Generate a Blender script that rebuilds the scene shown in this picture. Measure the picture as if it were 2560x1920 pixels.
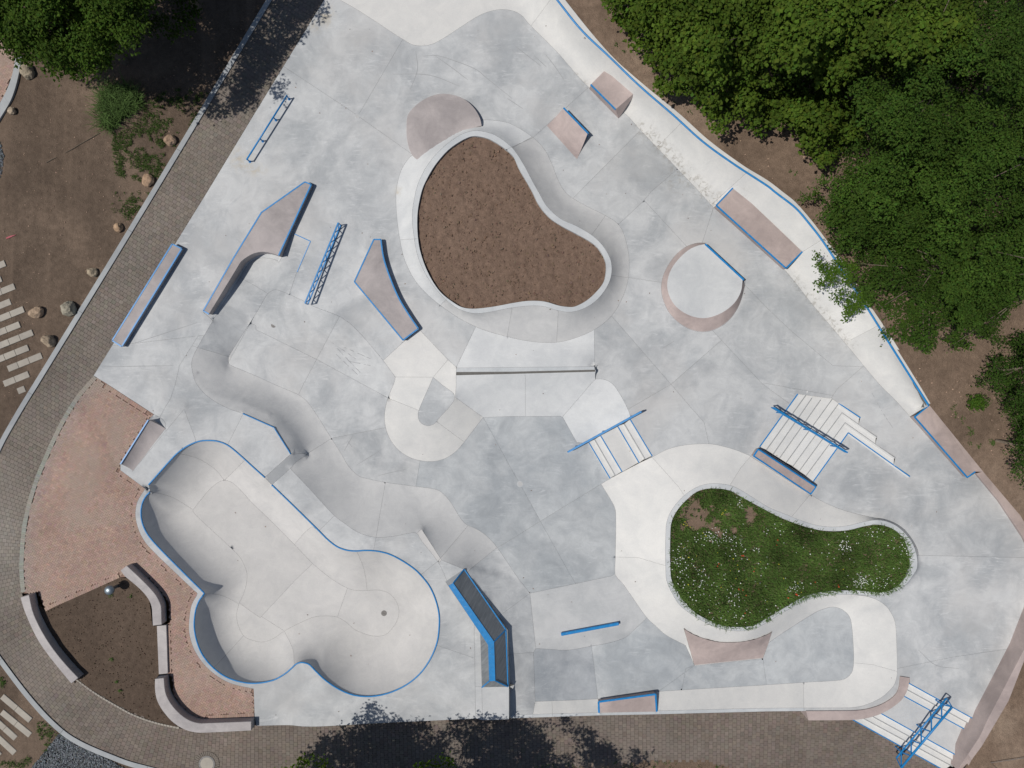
import bpy, bmesh, math, random, os
import numpy as np
from mathutils import Vector, Matrix, noise as mnoise
from mathutils.geometry import delaunay_2d_cdt

for o in list(bpy.data.objects):
    bpy.data.objects.remove(o, do_unlink=True)
scene = bpy.context.scene
COL = scene.collection
random.seed(7)
RNG = np.random.default_rng(11)

# ------------------------------------------------------------------ camera, sky, sun, exposure
H = 35.56                      # flying height of the camera above the street level of the park (m)
PX = 0.02                      # metres on the ground per photo pixel
cam_d = bpy.data.cameras.new('camera'); cam = bpy.data.objects.new('camera', cam_d); COL.objects.link(cam)
cam.location = (0, 0, H); cam.rotation_euler = (0, 0, 0)
cam_d.sensor_width = 36.0; cam_d.lens = 36.0 * H / 51.2
cam_d.clip_start = 0.5; cam_d.clip_end = 3000
scene.camera = cam

SUN_EL, SUN_AZ = 61.0, 10.0    # elevation; heading of the shadows, degrees above the picture's right
world = bpy.data.worlds.new('World'); scene.world = world; world.use_nodes = True
wn = world.node_tree.nodes; wl = world.node_tree.links
sky = wn.new('ShaderNodeTexSky'); sky.sky_type = 'NISHITA'; sky.sun_disc = False
sky.sun_elevation = math.radians(SUN_EL); sky.sun_rotation = math.radians(270 - SUN_AZ)
sky.air_density = 1.0; sky.dust_density = 1.0; sky.ozone_density = 1.0
bg = wn['Background']; bg.inputs['Strength'].default_value = 0.055
wl.new(sky.outputs['Color'], bg.inputs['Color'])
sun_d = bpy.data.lights.new('sun', 'SUN'); sun = bpy.data.objects.new('sun', sun_d); COL.objects.link(sun)
sun_d.energy = 3.3; sun_d.angle = math.radians(0.53); sun_d.color = (1.0, 0.958, 0.90)
ce, se = math.cos(math.radians(SUN_EL)), math.sin(math.radians(SUN_EL))
ldir = Vector((ce * math.cos(math.radians(SUN_AZ)), ce * math.sin(math.radians(SUN_AZ)), -se))
sun.rotation_euler = ldir.to_track_quat('-Z', 'Y').to_euler()
sun.location = (-40, -8, 60)
scene.view_settings.view_transform = 'Standard'; scene.view_settings.look = 'None'
scene.view_settings.exposure = 0.0; scene.view_settings.gamma = 1.0

# ------------------------------------------------------------------ helpers
def W(u, v, z=0.0):
    """the point at height z that the photograph shows at pixel (u, v)"""
    s = PX * (H - z) / H
    return ((u - 1280) * s, (960 - v) * s, z)
def Wn(uv, z):
    z = np.asarray(z, float); s = PX * (H - z) / H
    return np.stack([(uv[:, 0] - 1280) * s, (960 - uv[:, 1]) * s, z * np.ones(len(uv))], 1)
K = 640.0 / 2212.0
def t(c, r, *p):
    """points read off the enlarged tile (c, r) of the photograph"""
    return [(c * 640 + x * K, r * 480 + y * K) for x, y in p]
def g(x0, y0, s, *p):
    return [(x0 + x * s, y0 + y * s) for x, y in p]
def resample(pts, step=6.0, smooth=True, vals=None, closed=False):
    P = np.array(pts, float)
    V = None if vals is None else np.array(vals, float)
    if closed:
        P = np.vstack([P, P[:1]])
        if V is not None: V = np.append(V, V[0])
    out, ov = [], []
    n = len(P)
    for i in range(n - 1):
        a, b = P[i], P[i + 1]
        if smooth and n > 2:
            p0 = P[i - 1] if i > 0 else (P[-2] if closed else a * 2 - b)
            p3 = P[i + 2] if i + 2 < n else (P[1] if closed else b * 2 - a)
        m = max(1, int(math.ceil(np.linalg.norm(b - a) / step)))
        for k in range(m):
            f = k / m
            if smooth and n > 2:
                # centripetal-ish Catmull-Rom with tangents limited by the chord
                d = np.linalg.norm(b - a) + 1e-9
                m0 = (b - p0) / (np.linalg.norm(b - a) + np.linalg.norm(a - p0) + 1e-9) * d
                m1 = (p3 - a) / (np.linalg.norm(p3 - b) + np.linalg.norm(b - a) + 1e-9) * d
                q = (2*f**3 - 3*f**2 + 1) * a + (f**3 - 2*f**2 + f) * m0 + (-2*f**3 + 3*f**2) * b + (f**3 - f**2) * m1
            else:
                q = a + (b - a) * f
            out.append(q)
            if V is not None: ov.append(V[i] + (V[i + 1] - V[i]) * f)
    if not closed:
        out.append(P[-1])
        if V is not None: ov.append(V[-1])
    out = np.array(out)
    return out if V is None else (out, np.array(ov))

def tag(o, label=None, cat=None, group=None, kind=None):
    if label: o['label'] = label
    if cat: o['category'] = cat
    if group: o['group'] = group
    if kind: o['kind'] = kind
    return o
def empty(name, loc=(0, 0, 0)):
    o = bpy.data.objects.new(name, None); o.empty_display_size = 0.2
    COL.objects.link(o); o.location = loc
    return o
def link(o, parent=None):
    COL.objects.link(o)
    if parent is not None:
        o.parent = parent
        o.matrix_parent_inverse = Matrix.Translation(parent.location).inverted()
    return o
def mesh_obj(name, verts, faces, mat, parent=None, smooth=False, vcol=None):
    me = bpy.data.meshes.new(name)
    me.from_pydata([tuple(map(float, v)) for v in verts], [], [tuple(map(int, f)) for f in faces])
    if mat is not None:
        for m in (mat if isinstance(mat, (list, tuple)) else [mat]): me.materials.append(m)
    if smooth:
        me.polygons.foreach_set('use_smooth', [True] * len(me.polygons))
    if vcol is not None:
        a = me.color_attributes.new('tint', 'FLOAT_COLOR', 'POINT')
        arr = np.ones((len(verts), 4), np.float32); arr[:, :3] = np.asarray(vcol, np.float32).reshape(len(verts), -1)[:, :3] if np.asarray(vcol).ndim > 1 else np.asarray(vcol, np.float32)[:, None]
        a.data.foreach_set('color', arr.ravel())
    me.update()
    return link(bpy.data.objects.new(name, me), parent)
def big_mesh(name, V, F, mat, parent=None, tint=None, smooth=False):
    """fast builder from numpy arrays; F has 3 or 4 columns"""
    me = bpy.data.meshes.new(name)
    V = np.asarray(V, np.float32); F = np.asarray(F, np.int32); k = F.shape[1]
    me.vertices.add(len(V)); me.vertices.foreach_set('co', V.ravel())
    me.loops.add(F.size); me.loops.foreach_set('vertex_index', F.ravel())
    me.polygons.add(len(F)); me.polygons.foreach_set('loop_start', np.arange(0, F.size, k, dtype=np.int32))
    me.polygons.foreach_set('use_smooth', np.full(len(F), smooth))
    me.materials.append(mat)
    if tint is not None:
        a = me.color_attributes.new('tint', 'FLOAT_COLOR', 'POINT')
        arr = np.ones((len(V), 4), np.float32); arr[:, :3] = tint if np.ndim(tint) == 2 else np.asarray(tint)[:, None]
        a.data.foreach_set('color', arr.ravel())
    me.update(calc_edges=True); me.validate()
    return link(bpy.data.objects.new(name, me), parent)

class MB:
    """collects shapes for one mesh"""
    def __init__(s): s.v = []; s.f = []
    def add(s, v, f):
        n = len(s.v); s.v += [tuple(p) for p in v]; s.f += [tuple(i + n for i in q) for q in f]
        return s
    def prism(s, top, bot, cap_bottom=False):
        n = len(top)
        v = list(top) + list(bot)
        a = sum(top[i][0] * top[(i+1) % n][1] - top[(i+1) % n][0] * top[i][1] for i in range(n))
        idx = list(range(n)) if a > 0 else list(range(n))[::-1]
        f = [tuple(idx)]
        for i in range(n):
            j, k = idx[i], idx[(i + 1) % n]
            f.append((k, j, j + n, k + n))
        if cap_bottom: f.append(tuple(x + n for x in idx[::-1]))
        return s.add(v, f)
    def tube(s, pts, r, seg=8, closed=False):
        P = [Vector(p) for p in pts]; n = len(P); rings = []
        for i in range(n):
            a = P[i - 1] if (i > 0 or closed) else P[i]; b = P[(i + 1) % n] if (i < n - 1 or closed) else P[i]
            d = (b - a).normalized()
            up = Vector((0, 0, 1)) if abs(d.z) < 0.95 else Vector((1, 0, 0))
            x = d.cross(up).normalized(); y = x.cross(d).normalized()
            rr = r[i] if hasattr(r, '__len__') else r
            rings.append([P[i] + (x * math.cos(2*math.pi*k/seg) + y * math.sin(2*math.pi*k/seg)) * rr for k in range(seg)])
        v = [q for ring in rings for q in ring]; f = []
        for i in range(n if closed else n - 1):
            j = (i + 1) % n
            for k in range(seg):
                l = (k + 1) % seg
                f.append((i*seg + k, i*seg + l, j*seg + l, j*seg + k))
        if not closed:
            f.append(tuple(range(seg))[::-1]); f.append(tuple((n-1)*seg + k for k in range(seg)))
        return s.add(v, f)
    def bar(s, a, b, w, h):
        a, b = Vector(a), Vector(b); d = (b - a).normalized()
        up = Vector((0, 0, 1)) if abs(d.z) < 0.95 else Vector((1, 0, 0))
        x = d.cross(up).normalized() * (w / 2); y = x.normalized().cross(d).normalized() * (h / 2)
        v = [a - x - y, a + x - y, a + x + y, a - x + y, b - x - y, b + x - y, b + x + y, b - x + y]
        return s.add(v, [(0, 1, 2, 3)[::-1], (4, 5, 6, 7)[::-1][::-1], (0, 1, 5, 4), (1, 2, 6, 5), (2, 3, 7, 6), (3, 0, 4, 7)])
    def strip(s, inner, outer, closed=False):
        n = len(inner); v = list(inner) + list(outer); f = []
        for i in range(n if closed else n - 1):
            j = (i + 1) % n; f.append((i, j, j + n, i + n))
        return s.add(v, f)
    def build(s, name, mat, parent=None, smooth=False, bevel=0.0):
        o = mesh_obj(name, s.v, s.f, mat, parent, smooth)
        bm = bmesh.new(); bm.from_mesh(o.data)
        bmesh.ops.recalc_face_normals(bm, faces=bm.faces)
        if bevel > 0:
            es = [e for e in bm.edges if len(e.link_faces) == 2 and e.calc_face_angle(0) > 0.6]
            bmesh.ops.bevel(bm, geom=es, offset=bevel, segments=1, affect='EDGES', clamp_overlap=True)
        bm.to_mesh(o.data); bm.free()
        return o

def pip(P, poly):
    """points in polygon, vectorised"""
    P = np.asarray(P, float); Q = np.asarray(poly, float)
    x, y = P[:, 0], P[:, 1]; ins = np.zeros(len(P), bool)
    j = len(Q) - 1
    for i in range(len(Q)):
        xi, yi, xj, yj = Q[i, 0], Q[i, 1], Q[j, 0], Q[j, 1]
        c = ((yi > y) != (yj > y)) & (x < (xj - xi) * (y - yi) / (yj - yi + 1e-12) + xi)
        ins ^= c; j = i
    return ins
def dist_line(P, line):
    P = np.asarray(P, float); L = np.asarray(line, float); best = np.full(len(P), 1e9)
    for i in range(len(L) - 1):
        a, d = L[i], L[i + 1] - L[i]
        tt = np.clip(((P - a) @ d) / (d @ d + 1e-12), 0, 1)
        best = np.minimum(best, np.hypot(P[:, 0] - a[0] - tt * d[0], P[:, 1] - a[1] - tt * d[1]))
    return best
def fbm(P, s, octv=4, seed=0.0):
    return np.array([mnoise.fractal(Vector((p[0] * s + seed, p[1] * s - seed, seed * 0.37)), 0.8, 2.0, octv) for p in P])

# ------------------------------------------------------------------ materials
class NT:
    def __init__(s, name):
        s.m = bpy.data.materials.new(name); s.m.use_nodes = True
        s.n = s.m.node_tree.nodes; s.l = s.m.node_tree.links
        s.p = s.n['Principled BSDF']; s.out = s.n['Material Output']
    def node(s, typ, **kw):
        q = s.n.new(typ)
        for k, v in kw.items():
            if k.startswith('_'): setattr(q, k[1:], v)
            else: q.inputs[k.replace('__', ' ')].default_value = v
        return q
    def lk(s, a, b): s.l.new(a, b)
    def coord(s, scale=(1, 1, 1), rot=0.0):
        tc = s.node('ShaderNodeTexCoord'); mp = s.node('ShaderNodeMapping')
        mp.inputs['Scale'].default_value = scale; mp.inputs['Rotation'].default_value = (0, 0, rot)
        s.lk(tc.outputs['Object'], mp.inputs['Vector']); return mp.outputs['Vector']
    def noise(s, vec, scale, detail=6, rough=0.6, dist=0.0):
        q = s.node('ShaderNodeTexNoise', Scale=scale, Detail=detail, Roughness=rough, Distortion=dist)
        s.lk(vec, q.inputs['Vector']); return q.outputs['Fac']
    def ramp(s, fac, stops):
        q = s.node('ShaderNodeValToRGB'); cr = q.color_ramp
        while len(cr.elements) < len(stops): cr.elements.new(0.5)
        for e, (p, c) in zip(cr.elements, stops):
            e.position = p; e.color = (c[0], c[1], c[2], 1) if hasattr(c, '__len__') else (c, c, c, 1)
        s.lk(fac, q.inputs['Fac']); return q.outputs['Color']
    def mix(s, fac, a, b, mode='MIX'):
        q = s.node('ShaderNodeMix', _data_type='RGBA', _blend_type=mode)
        for sock, val in ((q.inputs[0], fac), (q.inputs[6], a), (q.inputs[7], b)):
            if isinstance(val, (int, float)): sock.default_value = val
            elif isinstance(val, tuple): sock.default_value = (val[0], val[1], val[2], 1)
            else: s.lk(val, sock)
        return q.outputs[2]
    def math(s, op, a, b=0.0):
        q = s.node('ShaderNodeMath', _operation=op)
        for sock, val in ((q.inputs[0], a), (q.inputs[1], b)):
            if isinstance(val, (int, float)): sock.default_value = val
            else: s.lk(val, sock)
        return q.outputs[0]
    def attr(s, name='tint'):
        return s.node('ShaderNodeAttribute', _attribute_name=name).outputs['Color']
    def bump(s, h, strength, dist):
        q = s.node('ShaderNodeBump', Strength=strength, Distance=dist)
        s.lk(h, q.inputs['Height']); s.lk(q.outputs['Normal'], s.p.inputs['Normal'])
    def done(s, col, rough=0.85, spec=0.25):
        if isinstance(col, tuple): s.p.inputs['Base Color'].default_value = (*col, 1)
        else: s.lk(col, s.p.inputs['Base Color'])
        s.p.inputs['Roughness'].default_value = rough
        s.p.inputs['Specular IOR Level'].default_value = spec
        return s.m

def concrete(name, base, dark, contrast=1.0, swirl=0.5, warm=None):
    """trowelled concrete: clouds of two scales, trowel streaks, specks, stains kept in the vertex attribute 'dirt'"""
    q = NT(name); v = q.coord()
    # every slab was poured on its own: shift the clouds from slab to slab
    oi = q.node('ShaderNodeObjectInfo'); sh = q.node('ShaderNodeVectorMath', _operation='MULTIPLY_ADD')
    cb = q.node('ShaderNodeCombineXYZ'); q.lk(oi.outputs['Random'], cb.inputs[0]); q.lk(oi.outputs['Random'], cb.inputs[2])
    sh.inputs[1].default_value = (0.0, 0.0, 0.35); q.lk(cb.outputs[0], sh.inputs[0]); q.lk(v, sh.inputs[2])
    vv = sh.outputs[0]
    big = q.noise(vv, 0.33, 8, 0.62, 0.5)
    med = q.noise(vv, 1.15, 9, 0.68, 0.9)
    fine = q.noise(v, 16.0, 5, 0.7)
    c = q.ramp(big, [(0.39, dark), (0.57, base)])
    lo = 1 - 0.16 * contrast
    c = q.mix(1.0, c, q.ramp(med, [(0.32, (lo, lo * 1.005, lo * 1.015)), (0.68, (1.05, 1.05, 1.045))]), 'MULTIPLY')
    # trowel sweeps: wisps drawn out in a direction that turns from place to place
    mp2 = q.node('ShaderNodeMapping'); mp2.inputs['Scale'].default_value = (0.55, 2.6, 1.0); mp2.inputs['Rotation'].default_value = (0, 0, 0.6)
    q.lk(vv, mp2.inputs['Vector'])
    wisp = q.noise(mp2.outputs['Vector'], 1.1, 7, 0.66, 2.6)
    gate = q.ramp(q.noise(vv, 0.8, 4, 0.6, 0.3), [(0.45, 0.0), (0.64, swirl)])
    sw = q.math('MULTIPLY', q.ramp(wisp, [(0.52, 0.0), (0.70, 1.0)]), gate)
    c = q.mix(sw, c, (min(base[0] * 1.13, 0.8), min(base[1] * 1.13, 0.8), min(base[2] * 1.13, 0.8)))
    smk = q.ramp(q.noise(vv, 0.62, 9, 0.72, 1.6), [(0.56, 0.0), (0.74, 0.55 * contrast)])
    c = q.mix(smk, c, (dark[0] * 0.86, dark[1] * 0.87, dark[2] * 0.89))
    c = q.mix(1.0, c, q.ramp(fine, [(0.3, 0.955), (0.7, 1.04)]), 'MULTIPLY')
    # faint brownish tinge here and there
    if warm: c = q.mix(q.ramp(q.noise(v, 0.21, 4, 0.6), [(0.5, 0.0), (0.72, 0.55)]), c, warm)
    # pitting
    sp = q.ramp(q.noise(v, 34.0, 2, 0.5), [(0.69, 0.0), (0.74, 0.35)])
    c = q.mix(sp, c, (dark[0] * 0.55, dark[1] * 0.55, dark[2] * 0.52))
    # each slab a touch lighter or darker
    mr = q.node('ShaderNodeMapRange'); mr.inputs['To Min'].default_value = 0.95; mr.inputs['To Max'].default_value = 1.035
    q.lk(oi.outputs['Random'], mr.inputs['Value']); c = q.mix(1.0, c, mr.outputs[0], 'MULTIPLY')
    d = q.node('ShaderNodeAttribute', _attribute_name='dirt')
    dm = q.math('MULTIPLY', d.outputs['Fac'], q.ramp(q.noise(v, 4.6, 8, 0.72, 0.6), [(0.50, 0.0), (0.60, 1.0)]))
    c = q.mix(q.math('MULTIPLY', dm, 0.6), c, (0.19, 0.165, 0.125))
    ru = q.node('ShaderNodeAttribute', _attribute_name='rust')
    c = q.mix(q.math('MULTIPLY', ru.outputs['Fac'], q.ramp(q.noise(v, 2.2, 6, 0.7, 0.5), [(0.42, 0.0), (0.62, 0.55)])), c, (0.46, 0.37, 0.22))
    q.bump(q.math('ADD', fine, q.math('MULTIPLY', med, 2.0)), 0.12, 0.01)
    return q.done(c, 0.72, 0.3)
M = {}
M['grey'] = concrete('concrete_grey', (0.535, 0.543, 0.543), (0.392, 0.407, 0.417), 1.05, 0.8, (0.50, 0.485, 0.468))
M['pale'] = concrete('concrete_pale', (0.625, 0.632, 0.628), (0.545, 0.557, 0.56), 0.45, 0.5)
M['cream'] = concrete('concrete_cream', (0.64, 0.63, 0.605), (0.575, 0.572, 0.555), 0.35, 0.25)
M['bank'] = concrete('concrete_bank', (0.53, 0.528, 0.52), (0.465, 0.467, 0.465), 0.6, 0.4)
M['bowl'] = concrete('concrete_bowl', (0.565, 0.552, 0.535), (0.515, 0.505, 0.49), 0.5, 0.3)
M['deck'] = concrete('concrete_deck', (0.525, 0.53, 0.53), (0.455, 0.466, 0.47), 0.6, 0.45)
M['cool'] = concrete('concrete_cool', (0.482, 0.50, 0.508), (0.365, 0.388, 0.405), 1.1, 0.75)
M['slate'] = concrete('concrete_dark', (0.40, 0.418, 0.435), (0.30, 0.322, 0.345), 1.0, 0.6)
M['rim'] = concrete('concrete_rim', (0.55, 0.565, 0.57), (0.48, 0.50, 0.51), 0.7, 0.2)
M['stair'] = concrete('concrete_stair', (0.66, 0.655, 0.635), (0.60, 0.60, 0.585), 0.4, 0.1)
M['pink'] = concrete('concrete_pink', (0.49, 0.405, 0.378), (0.395, 0.325, 0.305), 1.1, 0.35)
M['pinkgrey'] = concrete('concrete_pink_grey', (0.43, 0.388, 0.378), (0.33, 0.298, 0.292), 1.1, 0.35)
M['bench'] = concrete('concrete_bench', (0.52, 0.485, 0.47), (0.41, 0.38, 0.375), 1.3, 0.3)
M['kerb'] = concrete('concrete_kerb', (0.37, 0.385, 0.39), (0.31, 0.325, 0.335), 0.7, 0.1)
M['plank'] = concrete('concrete_plank', (0.40, 0.365, 0.31), (0.32, 0.29, 0.25), 0.9, 0.1)
def plain(name, col, rough=0.6, spec=0.3, var=0.15, scale=6.0, metal=0.0):
    q = NT(name); v = q.coord()
    c = q.mix(1.0, col, q.ramp(q.noise(v, scale, 6, 0.65), [(0.3, 1 - var), (0.7, 1 + var * 0.6)]), 'MULTIPLY')
    q.p.inputs['Metallic'].default_value = metal
    return q.done(c, rough, spec)
q = NT('blue_paint'); v = q.coord()
c = q.mix(1.0, (0.012, 0.215, 0.52), q.ramp(q.noise(v, 5.0, 6, 0.65), [(0.3, 0.82), (0.7, 1.1)]), 'MULTIPLY')
c = q.mix(q.ramp(q.noise(v, 7.0, 6, 0.75, 0.8), [(0.58, 0.0), (0.68, 0.7)]), c, (0.22, 0.32, 0.42))       # ground down by trucks
c = q.mix(q.ramp(q.noise(v, 13.0, 5, 0.7), [(0.68, 0.0), (0.74, 0.5)]), c, (0.05, 0.07, 0.09))
M['blue'] = q.done(c, 0.42, 0.45)
M['bed'] = plain('slab_bed', (0.15, 0.145, 0.135), 0.95, 0.1)
M['groove'] = plain('rusty_groove', (0.21, 0.19, 0.15), 0.95, 0.1, 0.4, 9.0)
M['scuff'] = plain('rubber_scuff', (0.33, 0.335, 0.34), 0.9, 0.1)
M['iron'] = plain('cast_iron', (0.22, 0.21, 0.20), 0.7, 0.3, 0.3, 14.0)
M['nosing'] = plain('galvanised_nosing', (0.36, 0.365, 0.365), 0.6, 0.4, 0.2, 8.0)
M['steel'] = plain('bare_steel', (0.50, 0.50, 0.49), 0.35, 0.5, 0.2, 20.0, 0.6)
q = NT('dark_panel'); v = q.coord((1, 1, 1), math.radians(33))
st = q.node('ShaderNodeMapping'); st.inputs['Scale'].default_value = (9, 0.7, 1); q.lk(v, st.inputs['Vector'])
c = q.ramp(q.noise(st.outputs['Vector'], 1.0, 6, 0.65, 0.4), [(0.3, (0.125, 0.138, 0.15)), (0.7, (0.235, 0.25, 0.26))])
M['panel'] = q.done(c, 0.5, 0.4)

def soil(name, base, dark, light, s=1.0, relief=0.06, pebble=True, tracks=False):
    q = NT(name); v = q.coord()
    c = q.ramp(q.noise(v, 0.22 * s, 6, 0.6, 0.4), [(0.34, dark), (0.55, base), (0.72, light)])
    c = q.mix(1.0, c, q.ramp(q.noise(v, 3.2 * s, 8, 0.72), [(0.3, 0.74), (0.7, 1.22)]), 'MULTIPLY')
    if tracks:   # old wheel tracks: pale bands running the length of the plot
        mp = q.node('ShaderNodeMapping'); mp.inputs['Scale'].default_value = (0.95, 0.07, 1); q.lk(v, mp.inputs['Vector'])
        c = q.mix(q.ramp(q.noise(mp.outputs['Vector'], 1.0, 3, 0.5, 0.3), [(0.52, 0.0), (0.68, 0.55)]), c, light)
    f = q.noise(v, 22.0, 6, 0.75)
    c = q.mix(1.0, c, q.ramp(f, [(0.28, 0.72), (0.5, 1.0), (0.75, 1.22)]), 'MULTIPLY')
    if pebble:
        vo = q.node('ShaderNodeTexVoronoi', Scale=11.0); q.lk(v, vo.inputs['Vector'])
        pk = q.math('MULTIPLY', q.math('LESS_THAN', vo.outputs['Distance'], 0.13), q.math('GREATER_THAN', q.noise(v, 9.0, 2), 0.60))
        c = q.mix(q.math('MULTIPLY', pk, 0.75), c, (0.36, 0.31, 0.25))
    q.bump(q.math('ADD', f, q.noise(v, 6.0, 5, 0.7)), 0.9, relief)
    return q.done(c, 0.97, 0.08)
M['soil'] = soil('soil_brown', (0.156, 0.115, 0.086), (0.114, 0.084, 0.063), (0.23, 0.168, 0.124), tracks=True)
M['bedsoil'] = soil('soil_bed', (0.215, 0.147, 0.109), (0.197, 0.134, 0.099), (0.235, 0.163, 0.122), 1.6, 0.06, False)
M['darksoil'] = soil('soil_dark', (0.115, 0.084, 0.063), (0.10, 0.073, 0.055), (0.132, 0.098, 0.074), 1.0, 0.04)
M['drysoil'] = soil('soil_dry', (0.235, 0.168, 0.122), (0.165, 0.118, 0.085), (0.32, 0.24, 0.178))
def tinted(name, base, rough=0.9, spec=0.2, var=0.12, scale=9.0, dirt=None):
    q = NT(name); v = q.coord()
    c = q.mix(1.0, base, q.attr(), 'MULTIPLY')
    c = q.mix(1.0, c, q.ramp(q.noise(v, scale, 6, 0.7), [(0.3, 1 - var), (0.7, 1 + var)]), 'MULTIPLY')
    if dirt: c = q.mix(q.ramp(q.noise(v, 0.45, 7, 0.7, 0.5), [(0.47, 0.0), (0.64, dirt[1])]), c, dirt[0])
    q.bump(q.noise(v, 30.0, 4, 0.7), 0.3, 0.004)
    return q.done(c, rough, spec)
M['paver'] = tinted('paver_stone', (0.172, 0.146, 0.124), 0.9, 0.2, 0.16, 7.0, ((0.20, 0.172, 0.148), 0.5))
M['paver_grey'] = tinted('paver_dusty', (0.225, 0.218, 0.20), 0.9, 0.2, 0.16, 7.0)
M['brick'] = tinted('brick_red', (0.362, 0.25, 0.204), 0.9, 0.2, 0.10, 9.0, ((0.335, 0.275, 0.228), 0.6))
M['sett'] = plain('sett_stone', (0.19, 0.165, 0.14), 0.9, 0.2, 0.25, 9.0)
M['joint'] = plain('sand_joint', (0.085, 0.074, 0.063), 0.97, 0.05, 0.3, 5.0)
M['brickjoint'] = plain('brick_joint', (0.27, 0.18, 0.145), 0.97, 0.05, 0.3, 5.0)
M['stonechip'] = tinted('slate_chip', (0.085, 0.095, 0.105), 0.6, 0.4)
M['boulder'] = tinted('boulder_rock', (0.33, 0.265, 0.205), 0.95, 0.15, 0.35, 5.0)
M['clod'] = tinted('soil_clod', (0.185, 0.128, 0.095), 0.97, 0.05, 0.25, 9.0)
def leafmat(name, base, trans):
    q = NT(name)
    c = q.mix(1.0, base, q.attr(), 'MULTIPLY')
    q.lk(c, q.p.inputs['Base Color']); q.p.inputs['Roughness'].default_value = 0.7
    q.p.inputs['Specular IOR Level'].default_value = 0.1
    tr = q.node('ShaderNodeBsdfTranslucent'); ct = q.mix(1.0, trans, q.attr(), 'MULTIPLY'); q.lk(ct, tr.inputs['Color'])
    ms = q.node('ShaderNodeMixShader'); ms.inputs[0].default_value = 0.2
    q.lk(q.p.outputs[0], ms.inputs[1]); q.lk(tr.outputs[0], ms.inputs[2]); q.lk(ms.outputs[0], q.out.inputs['Surface'])
    return q.m
M['maple'] = leafmat('leaf_maple', (0.064, 0.106, 0.013), (0.095, 0.15, 0.012))
M['fine'] = leafmat('leaf_fine', (0.046, 0.088, 0.013), (0.07, 0.125, 0.012))
M['grass'] = leafmat('grass_blade', (0.088, 0.148, 0.034), (0.12, 0.20, 0.025))
M['weed'] = leafmat('weed_leaf', (0.070, 0.125, 0.028), (0.09, 0.16, 0.02))
M['petal'] = tinted('petal', (0.78, 0.78, 0.74), 0.8, 0.1, 0.03)
M['bark'] = plain('bark', (0.16, 0.13, 0.10), 0.95, 0.1, 0.4, 8.0)
q = NT('bollard_metal'); q.p.inputs['Metallic'].default_value = 0.7
M['bollard'] = q.done((0.24, 0.28, 0.31), 0.42, 0.5)
M['pinkmark'] = plain('pink_marker', (0.42, 0.13, 0.15), 0.9, 0.1)

# ------------------------------------------------------------------ the concrete surface: traced break lines, joints and heights
MP, SE, PF = -0.8, -1.0, -1.35          # middle plaza, south-east plaza, pocket floor
def zpath(u):
    x = np.clip((np.asarray(u, float) - 450) / 1550, 0, 1)
    return -1.9 * x ** 1.6
LINES = []
def L(pts, z=None, smooth=True, closed=False, step=7.0):
    zz = None
    if z is not None: zz = list(z) if hasattr(z, '__len__') else [z] * len(pts)
    if zz is None: P = resample(pts, step, smooth, None, closed); V = None
    else: P, V = resample(pts, step, smooth, zz, closed)
    Q, U = P, V
    if not closed:
        # run the ends on a little so that lines that meet also cross
        ext = 9.0 if V is None else 2.5
        d0 = P[0] - P[1]; d1 = P[-1] - P[-2]
        Q = np.vstack([P[0] + d0 / (np.linalg.norm(d0) + 1e-9) * ext, P, P[-1] + d1 / (np.linalg.norm(d1) + 1e-9) * ext])
        if V is not None: U = np.concatenate([[V[0]], V, [V[-1]]])
    LINES.append((Q, U, closed)); return P
A = False
# outline
west = L([(838, -46), (810, 0), (640, 278), (518, 480), (234, 939)], 0.0, A)
brick_edge = L([(234, 939), (268, 960), (385, 1036)], 0.0, A)
qtr_edge = L(t(0,2,(1330,262),(1280,310),(1040,690),(1040,745)), [0.0, 0.3, 0.3, 0.3], A)
deck_w = L(t(0,2,(1040,745),(1255,905)), 0.3, A)
ring_o = L(t(0,2,(1255,905),(1190,1010),(1170,1110),(1180,1200),(1220,1310),(1290,1410),(1545,1659)) + t(0,3,(1680,128)), 0.02)
ring_o2 = L(t(0,3,(1680,128),(1705,152),(1672,215),(1650,270),(1632,420),(1640,520),(1680,640),(1760,760),(1870,860),(2000,930),(2192,975)), 0.02)
b_right = L(t(0,3,(2192,975),(2200,1215)) + [(640, 1814)], 0.0, A)
south1 = L(t(1,3,(0,1295),(200,1290),(300,1290),(400,1300),(560,1300),(1000,1275),(1850,1235),(1905,1232),(1960,1245),(2186,1238)), [0.0]*10)
south2 = L(t(1,3,(2194,1238)) + t(2,3,(0,1230),(740,1205),(1250,1195),(2212,1170)) + t(3,3,(330,1167)), [-0.6, -0.68, -0.88, -1, -1, -1], A)
south3 = L(t(3,3,(330,1167),(800,1160),(960,1120),(1080,1050),(1130,980),(1145,868)), SE)
stair3_top = L(t(3,3,(1145,868),(1225,880),(1225,935),(1790,1240)), SE, A)
east_in = L(t(3,3,(1790,1240),(1840,1110),(1950,930),(2212,500)) + [(2630, 1450), (2620, 1425)] + t(3,2,(2212,1330),(2000,1010),(1800,765)), SE, A)
ledge_f = L(t(3,2,(1800,765),(1720,815),(1225,282)), [SE, -0.96, -0.42], A)
bank_end = L(t(3,2,(1225,282),(1300,235),(1390,188),(1415,160)), [-0.42, 0.2, 0.9, 0.9], A)
deck_out = L(t(2,0,(320,-180),(460,0),(700,300),(900,520),(1150,740),(1450,985),(1700,1210),(2000,1430),(2212,1560)) +
             t(3,1,(130,0),(230,80),(330,190),(420,300),(510,420),(610,550),(870,960),(1050,1230),(1320,1659)) + t(3,2,(1415,160)), [1.2]*17 + [1.0, 0.9], True)
north = L([(838, -46), t(2,0,(320,-180))[0]], None, A)
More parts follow.
